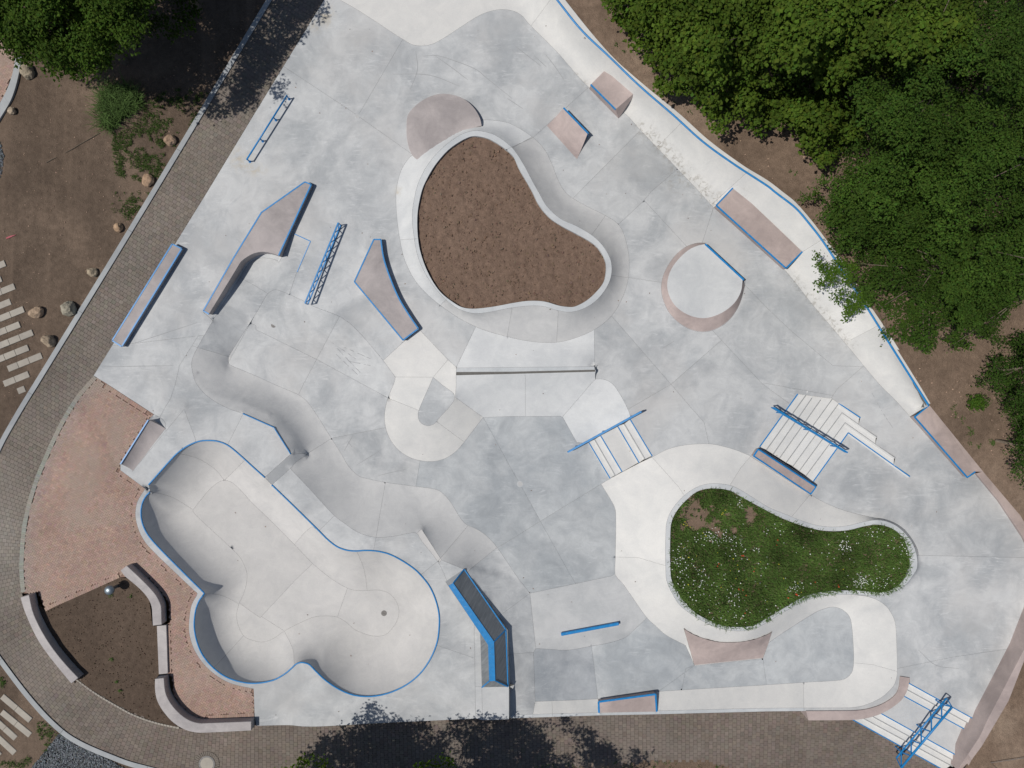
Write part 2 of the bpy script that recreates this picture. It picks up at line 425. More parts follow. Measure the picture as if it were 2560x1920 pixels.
OUT = np.vstack([west, brick_edge, qtr_edge, deck_w, ring_o, ring_o2, b_right, south1, south2, south3, stair3_top, east_in, ledge_f, bank_end, deck_out[::-1]])
# north-east bank
ne_foot = L([(640, -90)] + t(1,0,(725,0),(1270,340),(1350,385),(1450,395),(1560,365),(1900,150),(2000,105),(2110,82),(2212,92)) +
            t(2,0,(80,130),(150,210),(380,440),(660,750),(980,985),(1110,1125),(1620,1659)) + t(2,1,(1740,130),(2212,545)) +
            t(3,1,(150,680),(390,980),(560,1180),(720,1370),(960,1659)) + t(3,2,(1100,140),(1225,280)), [0.0]*24 + [-0.15, -0.42])
ne_lip = L(t(2,0,(250,-180),(390,0),(600,260),(830,480),(1100,740),(1400,1000),(1650,1225),(1920,1420),(2212,1610)) +
           t(3,1,(60,0),(240,140),(370,290),(470,420),(570,570),(830,960),(1000,1230),(1270,1659)) + t(3,2,(1390,188)), [1.2]*16 + [1.0, 0.9])
for a in (t(1,0,(1060,-20),(1000,180)), t(1,0,(1815,-20),(1895,160)), t(2,0,(345,-20),(165,222)), t(2,0,(1470,1055),(1290,1235),(1250,1270)),
          t(2,0,(2040,1480),(1700,1790)), t(3,1,(470,410),(260,540),(100,610)), t(3,1,(960,1150),(700,1285),(640,1270)), t(3,1,(830,1500),(670,1659)),
          t(1,0,(1450,395),(1500,200),(1440,-60)), t(2,0,(800,560),(700,640),(640,735))):
    L(a, None, A)
# street joints
for a in (t(1,0,(1265,345),(905,960),(850,1040),(500,1640)), t(1,0,(240,575),(800,945),(1360,1340)), t(1,0,(1458,398),(1528,815)), t(1,0,(2212,415),(1850,880)),
          t(2,0,(-10,420),(155,225)), t(2,0,(660,755),(180,1190),(-160,1340)), t(2,0,(1110,1125),(580,1659)) + t(2,1,(520,60)),
          t(2,1,(1740,140),(1640,450)), t(2,1,(1230,-10),(910,290)), t(2,1,(1010,740),(1300,782)), t(2,1,(1140,70),(1510,470)),
          t(2,1,(860,1070),(1375,1663)) + t(2,2,(1600,265),(1660,330),(1700,520)), t(2,1,(1735,1200),(2165,1659)) + t(3,2,(20,50),(180,165),(200,200)), t(2,1,(1810,1280),(1370,1664)) + t(2,2,(1000,220)),
          t(1,1,(1100,420),(1392,404)), t(1,1,(640,640),(870,735)), t(1,1,(850,800),(720,1078),(410,1659)) + t(1,2,(365,100)),
          t(1,1,(560,10),(860,230),(1080,420)), t(1,0,(-100,1330),(430,1570)), t(2,0,(1430,1460),(1200,1659)) + t(2,1,(1140,75)), t(2,1,(2165,1659)) + t(3,1,(-30,1659)) + t(3,2,(-40,-10),(560,100)),
          t(3,1,(830,1500),(600,1700)) + t(3,2,(560,100)),
          t(0,1,(1590,520),(1760,1040),(1850,1120)), t(0,1,(1720,1230),(1550,1500),(1515,1659)) + t(0,2,(1475,120),(1380,285)),
          t(0,1,(960,1330),(1740,1240)), t(3,2,(1290,1480),(2212,1500),(2500,1510)), t(3,3,(1110,800),(1600,700),(2140,620))):
    L(a, None, A)
# circle pad and kidney bed
pad_foot = L(t(2,1,(1665,440),(1600,440),(1500,475),(1400,560),(1320,690),(1290,800),(1300,910),(1350,1030),(1440,1130),(1560,1195),(1680,1208),(1800,1165),(1900,1080),(1970,960),(2012,810),(2016,752)), 0.0)
L(t(2,1,(1665,440),(2016,752)), 0.0, A)
L(t(2,1,(2010,800),(2212,1010)) + t(3,1,(200,1200),(560,1500),(830,1510)), None, A)
kid_foot = L(t(1,0,(1350,1340),(1260,1460),(1215,1620)) + t(1,1,(1210,100),(1220,250),(1245,420),(1290,600),(1400,800),(1620,1000),(1900,1165),(2212,1260)) +
             t(2,1,(200,1295),(370,1300),(520,1270),(710,1190),(860,1070),(960,900),(1005,740),(1010,560),(975,390),(920,280),(800,200),(640,120),(520,50)) +
             t(2,0,(460,1659),(400,1560),(350,1430),(280,1290),(170,1180),(0,1075)) + t(1,0,(2100,1045),(1958,1038),(1800,1080),(1600,1180)), 0.0, True, True)
kid_out = L(t(1,0,(1380,1659),(1420,1540),(1500,1400),(1620,1270),(1750,1175),(1850,1135),(1930,1130),(2060,1165),(2212,1275)) + t(2,0,(100,1420),(190,1590)) +
            t(2,1,(230,0),(300,120),(420,230),(560,295),(700,380),(790,470),(850,580),(862,680),(840,780),(780,880),(700,960),(600,1015),(500,1037),(400,1025),(280,990),(180,982),(0,1000)) +
            t(1,1,(2000,1040),(1880,1048),(1750,1010),(1640,930),(1540,820),(1460,700),(1400,560),(1370,420),(1350,200)), 0.55, True, True)
kid_in = L(t(1,0,(1430,1659),(1480,1540),(1560,1410),(1680,1280),(1840,1185),(1930,1180),(2040,1215),(2212,1340)) + t(2,0,(60,1460),(130,1580)) +
           t(2,1,(175,0),(230,110),(320,220),(420,290),(560,365),(690,440),(760,510),(805,600),(812,680),(790,780),(720,870),(640,940),(540,990),(480,992),(400,980),(300,950),(220,940),(120,942),(0,960)) +
           t(1,1,(2050,990),(1880,1008),(1780,995),(1700,950),(1600,870),(1520,760),(1450,610),(1405,440),(1395,200)), 0.57, True, True)
for a in (t(2,0,(235,1600),(410,1545)), t(2,1,(690,370),(810,200)), t(2,1,(400,1030),(385,1302)), t(2,1,(865,720),(1015,742)), t(1,1,(1640,930),(1380,1190)), t(1,1,(2212,1005),(2170,1250)), t(2,0,(0,1280),(160,1190))):
    L(a, None, A)
# white wedge, ridge, bank south of it
wedge_l = L(t(1,1,(1408,1185),(1660,1450),(1732,1515)), [0.0, 0.05, 0.25], A)
L(t(2,1,(710,1188),(716,1508)), [0.0, 0.02], A)
L(t(1,1,(1900,1163),(1735,1505)), None, A)
ridge_n = L(t(1,1,(1733,1520)) + t(2,1,(0,1515),(712,1508)), 0.27, A)
ridge_a = L(t(1,1,(1731,1556)) + t(2,1,(0,1553),(716,1536)), 0.29, A)
ridge_b = L(t(1,1,(1730,1583)) + t(2,1,(0,1571),(718,1552)), 0.25, A)
L(t(1,1,(1733,1515),(1731,1556),(1730,1583),(1730,1659)) + t(1,2,(1722,115)), [0.27, 0.29, 0.25, 0.1, 0.0], A)
L(t(2,1,(712,1508),(716,1536),(718,1552),(719,1618)), [0.27, 0.29, 0.25, 0.0], A)
L(t(2,1,(716,1504),(727,1530),(728,1552),(722,1620)), 0.0, A)
foot_s = L(t(1,2,(1715,110),(1962,288)), [0.0, MP], A)
foot_s2 = L(t(1,2,(1962,288)) + t(2,2,(0,280),(420,278),(440,290),(560,505),(662,512)), MP, A)
L(t(2,1,(720,1616),(800,1620),(870,1659)) + t(2,2,(940,100),(1000,215),(1032,298)), 0.0)
L(t(2,2,(690,-10),(440,280)) + [], None, A); L(t(2,2,(690,-10)) + t(2,1,(722,1618)), None, A)
L(t(2,2,(115,280),(115,-60)) + t(2,1,(110,1560)), None, A)
# U bank
L(t(1,1,(1275,1295),(1408,1185)), 0.0, A)
L(t(1,1,(1275,1295),(1100,1455),(1205,1600)), [0.0, -0.12, -0.3], A)
L(t(1,1,(1205,1598),(1530,1600)), [-0.3, -0.03], A); L(t(1,1,(1530,1600),(1658,1450)), None, A)
u_out = L(t(1,1,(1205,1598)) + t(1,2,(1190,0),(1140,120),(1112,250),(1115,350),(1150,460),(1220,560),(1320,630),(1420,662),(1540,668),(1640,640),(1730,580),(1800,500),(1962,288)), [-0.3, -0.45, -0.65] + [MP]*11)
u_in = L(t(1,1,(1530,1600)) + t(1,2,(1505,0),(1410,220),(1400,280),(1420,330),(1480,362),(1540,345),(1570,310),(1718,112),(1600,0)) + t(1,1,(1530,1600)), [-0.03, -0.05, -0.3, -0.38, -0.4, -0.4, -0.38, -0.33, 0.0, 0.0, -0.03])
L(t(1,2,(1135,120),(1408,228)), None, A); L(t(1,2,(1560,325),(1805,505)), None, A)
# pit west: street edge, shelf, quarter
hub_s = 400/1843.0
G4 = lambda *p: g(480, 440, hub_s, *p)
L(G4((130,1580),(480,960),(810,430),(1300,80),(1405,112),(1165,662)), 0.0, A)
L(G4((1165,662),(1365,752),(1205,1110),(1120,1365)), [0, 0, -0.15, -0.32], A)
hub_foot = L(G4((1165,662),(1000,1000),(985,975),(900,950),(800,945),(700,975),(620,1050),(550,1170),(245,1655)), [0.0, -0.3, -0.35, -0.36, -0.38, -0.40, -0.42, -0.42, -0.12])
pit_top = L(t(0,1,(1985,1495),(1975,1470),(1980,1415),(2212,1050)) + t(1,1,(100,880),(150,848),(200,850),(420,945),(500,990),(720,1075),(860,1180),(1100,1455)), [MP, MP, -0.78, -0.66, -0.5, -0.46, -0.42, -0.25, -0.18, 0.0, 0.0, -0.12])
L(t(0,1,(2085,745),(2212,815)) + t(1,1,(105,880)), None, A)
pit_lip = L(G4((245,1655)) + t(0,1,(1835,1118),(1720,1320),(1660,1450),(1660,1540),(1700,1659)) + t(0,2,(1800,110),(1950,200),(2100,256)), [-0.12, -0.05, 0, 0, 0, 0, 0.05, 0.15, 0.3])
foot_w = L(t(0,1,(1985,1495),(2212,1590)) + t(1,1,(150,1659)) + t(1,2,(370,95),(440,150),(500,230),(640,450),(740,610),(800,710),(880,790),(950,815),(1120,850),(1380,885),(1560,912),(1620,950),(1680,1020),(1800,1200),(1900,1250),(1990,1310),(2083,1412)) + t(2,3,(40,0),(155,150)), MP)
L(t(0,1,(2160,1130),(2212,1155)) + t(1,1,(0,1190),(530,1450),(900,1650)) + t(1,2,(1145,122)), MP, A)
L(t(1,1,(10,1030),(-240,1475)), None, A)
L(t(0,1,(1660,1330),(1985,1425)), None, A)
L(t(1,2,(650,468),(1113,378)), None, A); L(t(1,2,(430,612),(655,468)), None, A); L(t(1,2,(1417,660),(1381,888)), None, A)
# platform and bowl decks
plat = L(t(0,2,(2100,256)) + t(1,2,(0,306),(155,375),(300,605)), 0.3, A)
L(t(1,2,(300,605),(77,806)), 0.3, A)
L(t(1,2,(300,605),(440,608),(360,662),(295,730),(138,870)), [0.28, -0.40, -0.12, -0.01, 0.0])
lip_se = L(t(1,2,(295,730),(440,880),(670,1130),(760,1200),(880,1280),(1000,1320),(1100,1325),(1220,1310),(1330,1288),(1390,1290),(1420,1340),(1580,1550)) + t(1,3,(1665,80)), [-0.03] + [0.0]*12)
L(t(1,2,(1390,1288),(1430,1253),(1602,1520)), [0.0, -0.02, -0.02], A)
af = L(t(1,2,(1580,1550),(1602,1520),(1795,1600)) + t(1,3,(1845,-5),(2172,463),(2186,960),(2186,1238)), 0.0, A)
L(t(1,3,(1880,40),(2179,463),(2194,960),(2194,1238)), [-0.05, -0.3, -0.55, -0.6], A)
L(t(1,3,(1665,80),(1885,405),(1898,1234)), 0.0, A); L(t(1,3,(1950,955),(1958,1246)), 0.0, A); L(t(1,3,(1895,957),(2186,957)), 0.0, A)
for a in (t(1,2,(1118,850),(1040,1310),(1015,1440)), t(1,2,(675,1140),(545,1268)), t(1,2,(1830,1225),(1590,1510)), t(1,2,(2085,1412),(1850,1600),(1820,1640)), t(1,3,(1020,1040),(1020,1280)), t(1,3,(1565,600),(1895,712)), t(1,2,(1440,1635),(1560,1540)), t(1,3,(2180,680),(2212,675)) + t(2,3,(190,658)), t(2,3,(155,150),(0,265)) + t(1,3,(2090,355))):
    L(a, None, A)
# north-west raised deck
L(t(0,2,(1595,212),(1140,760)), 0.3, A)
L(t(0,2,(1330,262),(1400,300),(1430,345),(1425,395)), [0.0, 0.1, 0.2, 0.3])
L(t(0,2,(1425,395),(1570,520)), None, A); L(t(0,2,(1590,215),(1690,480),(1685,510)), None, A); L(t(0,2,(2100,260),(1965,530)), None, A)
# bowl
rimA = L(t(0,2,(1285,870),(1490,640),(1560,575),(1640,525),(1720,495),(1800,488),(1880,495),(1960,525),(2040,585),(2212,740)) + t(1,2,(77,808)), 0.3, step=5)
rimA2 = L(t(1,2,(77,808),(137,872)), [0.3, 0.0], A)
rimB = L(t(1,2,(137,872),(340,1068),(550,1275),(620,1345),(700,1405),(780,1435),(860,1443),(950,1438),(1050,1445),(1150,1470),(1260,1525),(1370,1600)) +
         t(1,3,(1430,0),(1500,90),(1550,200),(1580,320),(1583,430),(1565,570),(1510,710),(1420,840),(1300,940),(1150,1010),(1000,1040),(850,1030),(720,980),(600,900),(520,825),(460,765),(420,750),(385,748),(345,762),(310,795),(250,845),(150,900),(0,927)) +
         t(0,3,(2080,915),(1950,870),(1840,790),(1750,680),(1700,560),(1678,430),(1690,300),(1720,215),(1758,162)), 0.0, step=5)
rimC = L(t(0,3,(1758,162),(1765,150),(1750,133),(1615,0)) + t(0,2,(1350,1390),(1270,1290),(1230,1200),(1218,1110),(1230,1030),(1260,970),(1298,932)), 0.0, step=5)
rimD = L(t(0,2,(1298,932),(1285,870)), [0.0, 0.3], A)
BOWL = np.vstack([rimA, rimA2, rimB, rimC, rimD])
L(t(0,2,(1255,905),(1298,932)), 0.02, A)
BD = -1.3
bowl_fl = L(t(0,2,(1940,832),(2212,1060)) + t(1,2,(330,1385),(490,1550)) + t(1,3,(620,0),(700,55),(790,105),(870,125),(960,125),(1060,122),(1140,145),(1200,200),(1235,290),(1225,370),(1180,450),(1110,510),(1030,520),(940,500),(850,460),(780,400),(700,355),(600,345),(500,355),(400,395),(245,475),(150,540),(60,570)) +
            t(0,3,(2150,545),(2100,510),(2060,430),(2045,340),(2065,240),(2110,140),(2135,0)) + t(0,2,(2105,1550),(2050,1470),(1690,1130),(1668,1085)), BD, True, True)
for a in (t(0,2,(1540,600),(1700,640),(1850,730),(1940,832)), t(0,2,(1297,930),(1480,975),(1668,1085)), t(0,2,(1950,822),(2120,655)), t(0,2,(2045,1475),(2212,1330),(2320,1235)), t(0,2,(2000,1420),(1800,1659)) + t(0,3,(1760,60)),
          t(1,2,(120,1200),(-120,1400)), t(1,2,(330,1385),(480,1235),(535,1265)), t(1,2,(490,1550),(240,1790)), t(1,2,(870,1445),(920,1560),(945,1659)) + t(1,3,(960,125)),
          t(1,3,(790,105),(700,362)), t(1,3,(850,460),(640,720),(600,760)), t(1,3,(1110,322),(1230,365),(1400,440),(1530,570)), t(1,3,(245,475),(320,640),(330,770)), t(1,3,(400,-30),(-10,410)), t(1,3,(0,320),(245,475)),
          t(0,3,(2110,510),(1870,770),(1840,790)), t(0,3,(1765,150),(1900,165),(2010,210),(2065,245)), t(0,3,(2070,235),(2260,370))):
    L(a, None)
# flower bed, its bank and the pocket
fl_foot = L(t(2,2,(770,865),(880,1050),(897,1120),(893,1500),(890,1640)) + t(2,3,(905,10),(960,70),(1165,360),(1250,440),(1330,510),(1500,600)), [MP]*7 + [-0.98, -1.1, -1.2, PF])
L(t(2,3,(1500,600),(1578,775),(2168,712),(2212,592)) + t(3,3,(0,585)), PF, A)
fl_n = L(t(2,2,(770,865),(845,820),(1092,687),(1215,630),(1330,570),(1450,535),(1600,518),(1730,520),(1850,545),(1960,580),(2045,615)), [MP, MP, -0.4, 0,0,0,0,0,0,0,0])
L(t(2,2,(2045,615)) + t(3,2,(365,955)), [0.0, SE], A)
fl_n2 = L(t(3,2,(365,955),(500,1030),(650,1090),(800,1130),(945,1160)), SE)
RG = t(2,2,(1330,1659),(1330,1250),(1350,1150),(1400,1060),(1480,970),(1580,900),(1680,865),(1800,862),(1900,880),(2000,930)) + t(3,2,(0,1062),(150,1125),(300,1185),(430,1222),(560,1235),(700,1222),(830,1190),(940,1175),(1040,1192),(1130,1240),(1210,1320),(1260,1400),(1288,1500),(1288,1590)) + \
     t(3,3,(1250,0),(1195,70),(1100,130),(1010,158),(930,168),(720,160),(550,165),(400,190),(290,230),(150,305),(0,395)) + t(2,3,(2100,455),(1980,475),(1850,465),(1730,430),(1620,375),(1520,310),(1440,240),(1390,160),(1350,80))
RZ = [0.25]*8 + [0.18, 0.06] + [-0.12, -0.3, -0.48, -0.6, -0.66, -0.68, -0.68, -0.65, -0.7, -0.75, -0.75, -0.75, -0.75, -0.75] + [-0.8, -0.85, -0.87, -0.87, -0.87, -0.87, -0.85, -0.8, -0.7, -0.55, -0.42] + [-0.34, -0.26, -0.18, -0.1, 0.0, 0.08, 0.15, 0.2, 0.23]
fl_out = L(RG, RZ, True, True)
RI = t(2,2,(1372,1659),(1370,1250),(1390,1160),(1440,1075),(1510,1000),(1600,930),(1690,905),(1800,905),(1890,925),(1990,980)) + t(3,2,(0,1100),(120,1160),(280,1220),(430,1260),(560,1272),(700,1262),(830,1230),(940,1215),(1030,1232),(1110,1272),(1170,1335),(1205,1410),(1225,1500),(1222,1590)) + \
     t(3,3,(1195,0),(1150,60),(1080,110),(1000,138),(900,138),(780,125),(650,125),(500,135),(350,165),(250,210),(150,270),(0,360)) + t(2,3,(2080,430),(1960,440),(1850,435),(1740,400),(1620,340),(1530,270),(1450,170),(1400,80))
fl_in = L(RI, [0.27]*8 + [0.2, 0.08] + [-0.1, -0.28, -0.46, -0.58, -0.64, -0.66, -0.66, -0.63, -0.68, -0.73, -0.73, -0.73, -0.73, -0.73, -0.78, -0.83, -0.85, -0.85, -0.85, -0.85, -0.83, -0.78, -0.72, -0.65, -0.55, -0.4] + [-0.3, -0.24, -0.16, -0.08, 0.02, 0.1, 0.17, 0.23], True, True)
L(t(3,2,(945,1160),(1050,1180),(1165,1245),(1240,1332),(1292,1430),(1302,1500),(1302,1590)) + t(3,3,(1264,5),(1208,78),(1110,142),(1015,172)), SE)
lip_p = L(t(3,3,(735,160),(850,175),(940,205),(1020,260),(1070,330),(1100,410),(1110,550),(1115,850),(1095,930),(1050,990),(980,1050),(880,1100),(780,1130),(700,1138),(0,1142)) + t(2,3,(1258,1165)), [-0.87, -0.95] + [SE]*14)
lip_p2 = L(t(3,3,(735,165),(850,180),(940,210),(1020,265)), SE)
L(t(1,3,(2194,1222)) + t(2,3,(0,1200),(740,1180),(748,1180)), [-0.6, -0.68, -0.88, -0.88], A)
L(t(2,3,(748,1180),(1258,1165)), -0.95, A)
pk = L(t(2,3,(200,1085),(740,1060),(1250,1000),(1470,985),(2212,940)) + t(3,3,(300,920),(560,905),(660,890),(720,840),(740,760),(735,560),(715,380),(680,320),(620,280),(560,268),(480,285),(400,320),(100,510),(0,580)), [-0.98, -1.2] + [PF]*17)
L(t(2,3,(155,150),(205,625),(186,662),(200,1085)), [MP, -0.92, -0.92, -0.98], A); L(t(2,3,(200,1085),(180,1200),(178,1230)), None, A)
L(t(2,3,(155,150),(860,0)) + t(2,2,(890,1640)), MP, A)
L(t(2,3,(205,625),(320,632),(480,640),(690,605),(850,575),(980,530),(1060,460),(1165,362)), [-0.92, -1.05, PF, PF, PF, PF, -1.2, -0.98])
L(t(2,3,(425,515),(925,418)), -0.95, A)
for a in (t(2,3,(688,605),(742,1062)), t(2,3,(1265,998),(1575,775)), t(2,3,(1468,985),(1500,800),(1550,780)), t(2,3,(345,1078),(350,1192)), t(2,3,(2168,710),(2200,945)), t(3,3,(738,750),(900,765),(1118,825)), t(3,3,(305,920),(310,1142)),
          t(2,2,(893,1495),(1090,1500),(1332,1572)), t(2,2,(1210,632),(1440,890),(1490,965)), t(2,2,(1000,730),(1060,860),(1180,1000)), t(3,2,(360,960),(210,1140)),
          t(2,2,(770,865),(245,1185),(0,1340)) + t(1,2,(2085,1412)), t(1,2,(1965,290),(2212,745)) + t(2,2,(70,865),(245,1185),(510,1659)) + t(2,3,(550,65)), t(2,2,(15,770),(250,870),(500,820),(700,630)), t(2,2,(2050,640),(1980,720),(1880,880))):
    L(a, None, A)
# stairs: the concrete keeps clear of them
E1 = lambda *p: g(1860, 960, 440/2212.0, *p)
st_e = L(E1((195,790),(675,125),(1110,185),(1190,240),(1462,425),(1440,507),(1672,670),(1650,752),(1902,930),(1880,1018),(2085,1165)), [0, 0, -0.44, -0.53, -0.63, -0.63, -0.75, -0.75, -0.87, -0.87, SE], A)
st_e2 = L(E1((195,790),(870,1225),(1310,615),(2085,1165)), [0, SE, SE, SE], A)
G3 = lambda *p: g(1380, 1000, 280/2212.0, *p)
st_m = L(G3((1545,385),(725,835)), [0, MP], A); L(G3((725,835),(1145,1545)), MP, A); L(G3((1145,1545),(1980,1110)), [MP, 0.0], A); L(G3((1980,1110),(1545,385)), 0.0, A)
L(t(2,2,(1032,298)) + G3((1545,385)), 0.0, A); L(t(2,2,(662,512)) + G3((725,835)), MP, A)

# holes (planting beds, stairs) and the material of each traced field; everything else is street grey
HOLES = [kid_in, fl_in, np.array(E1((195,790),(675,125),(1110,185),(1190,240),(1462,425),(1440,507),(1672,670),(1650,752),(1902,930),(1880,1018),(2085,1165),(1310,615),(870,1225))), np.array(G3((1545,385),(725,835),(1145,1545),(1980,1110)))]
def poly(*parts): return np.vstack([np.asarray(p) for p in parts])
FIELDS = []   # (polygon, material, exponent of the curved profile, zlow, zhigh)
FIELDS.append((poly(ne_foot, deck_out[::-1]), 'cream'))
FIELDS.append((kid_foot, 'bank')); FIELDS.append((poly(t(1,1,(1000,420),(1640,1010),(1640,930),(1390,560),(1390,410)), t(1,1,(1392,404),(1350,-100)), t(1,0,(1700,1175),(1960,1130),(1958,1038),(1300,1250),(1100,1659))), 'pale')); FIELDS.append((kid_out, 'rim'))
FIELDS.append((poly(t(1,1,(1408,1185),(1732,1515)), t(2,1,(716,1508),(710,1188),(400,1250)), t(1,1,(2212,1200),(1900,1100),(1620,950),(1420,750),(1270,500),(1240,410),(1080,408))), 'pale'))
FIELDS.append((poly(ridge_n, ridge_a[::-1]), 'rim')); FIELDS.append((poly(ridge_a, ridge_b[::-1]), 'groove'))
FIELDS.append((poly(ridge_b, t(2,1,(719,1618)), t(2,2,(440,280),(0,280)), t(1,2,(1962,288),(1715,110))), 'pale'))
FIELDS.append((poly(t(2,1,(719,1618),(800,1620),(870,1659)), t(2,2,(1000,215),(1032,298)), G3((1545,385),(725,835)), t(2,2,(662,512),(560,505),(440,285))), 'pale'))
FIELDS.append((poly(t(1,1,(1275,1295),(1408,1185),(1660,1450),(1732,1515),(1730,1659)), t(1,2,(1722,115),(1962,288)), u_out[::-1], t(1,1,(1100,1455))), 'cream'))
FIELDS.append((u_in, 'grey'))
FIELDS.append((poly(t(0,1,(1650,1330),(1985,1425),(1985,1495)), foot_w[1:-6], af[1:3][::-1], lip_se[::-1], t(1,2,(440,608),(300,605),(155,375)), t(0,2,(2100,256)), pit_lip[np.hypot(pit_lip[:, 0] - 480, pit_lip[:, 1] - 865).argmin():][::-1]), 'bank'))
FIELDS.append((poly(t(1,2,(1440,880)), []) if False else poly(t(1,2,(1390,1288),(1430,1253),(1602,1520),(1580,1550))), 'bowl'))
FIELDS.append((poly(t(1,2,(300,605),(440,608),(360,662),(295,730),(138,870),(77,806))), 'deck'))
FIELDS.append((BOWL, 'bowl'))
FIELDS.append((poly(ring_o, ring_o2, rimB[-60:], rimC), 'rim'))
FIELDS.append((poly(t(1,3,(1885,405),(1898,1234),(1958,1246),(2186,1238),(2186,957),(1950,955),(1950,520))), 'deck'))
FIELDS.append((poly(fl_foot, t(2,3,(1578,775),(2168,712)), t(3,3,(0,585)), t(3,3,(735,160)), fl_out[:1], t(2,2,(1330,1000),(2000,700)), t(3,2,(365,955)), fl_n[::-1]), 'cream'))
FIELDS.append((poly(fl_n, t(3,2,(365,955)), fl_n2, t(3,2,(800,1200),(300,1185),(0,1080)), t(2,2,(1700,870),(1330,1250),(1330,1570),(1090,1500),(893,1495),(897,1120),(880,1050))), 'cream'))
FIELDS.append((poly(t(2,2,(893,1495),(1090,1500),(1340,1575)), t(2,3,(1390,160),(1620,375),(1980,475)), t(3,3,(0,395),(0,585)), t(2,3,(2168,712),(1578,775),(1500,600),(1165,360),(905,10))), 'pale'))
FIELDS.append((poly(t(3,3,(735,160),(850,175),(940,205),(1020,260),(1070,330),(1100,410),(1110,550),(1115,850),(1095,930),(1050,990),(980,1050),(880,1100),(780,1130),(700,1138),(0,1142),(0,935),(300,920),(560,905),(660,890),(720,840),(740,760),(735,560),(715,380),(680,320),(620,280),(560,268),(480,285),(400,320),(100,510),(0,580),(0,395),(290,230),(550,165))), 'cream'))
FIELDS.append((poly(t(2,3,(1258,1165),(1250,1000),(1470,985),(2212,940)), t(3,3,(0,935),(0,1142))), 'cream'))
FIELDS.append((poly(t(2,3,(200,1085),(740,1060),(748,1180),(180,1200))), 'cream'))
FIELDS.append((poly(t(2,3,(205,625),(320,632),(480,640),(690,605),(850,575),(980,530),(1060,460),(1165,362),(890,-20),(155,150))), 'deck'))
FIELDS.append((poly(t(2,3,(200,1085),(740,1060),(690,605),(480,640),(205,625),(186,662))), 'slate'))
FIELDS.append((poly(south2, south3, t(3,3,(1115,850),(1095,930),(1050,990),(980,1050),(880,1100),(780,1130),(700,1138),(0,1142)), t(2,3,(1258,1165),(748,1180),(0,1200))), 'rim'))
FIELDS.append((poly(t(1,2,(1962,290)), t(2,2,(440,290),(560,505),(725,520),(845,815),(770,865),(880,1050),(893,1500),(890,1640)), t(2,3,(155,150)), t(1,2,(2083,1412),(1990,1310),(1800,1200),(1680,1020),(1560,912),(1380,885),(1417,662),(1640,640),(1800,500))), 'cool'))
FIELDS.append((poly(t(2,3,(690,605),(742,1060),(1250,1000),(2212,940)), t(3,3,(560,905),(720,840),(735,560),(680,320),(560,268),(100,510),(0,580)), t(2,3,(2168,712),(1578,775),(1500,600),(1165,362),(980,530))), 'cool'))
FIELDS.append((fl_out, 'rim'))

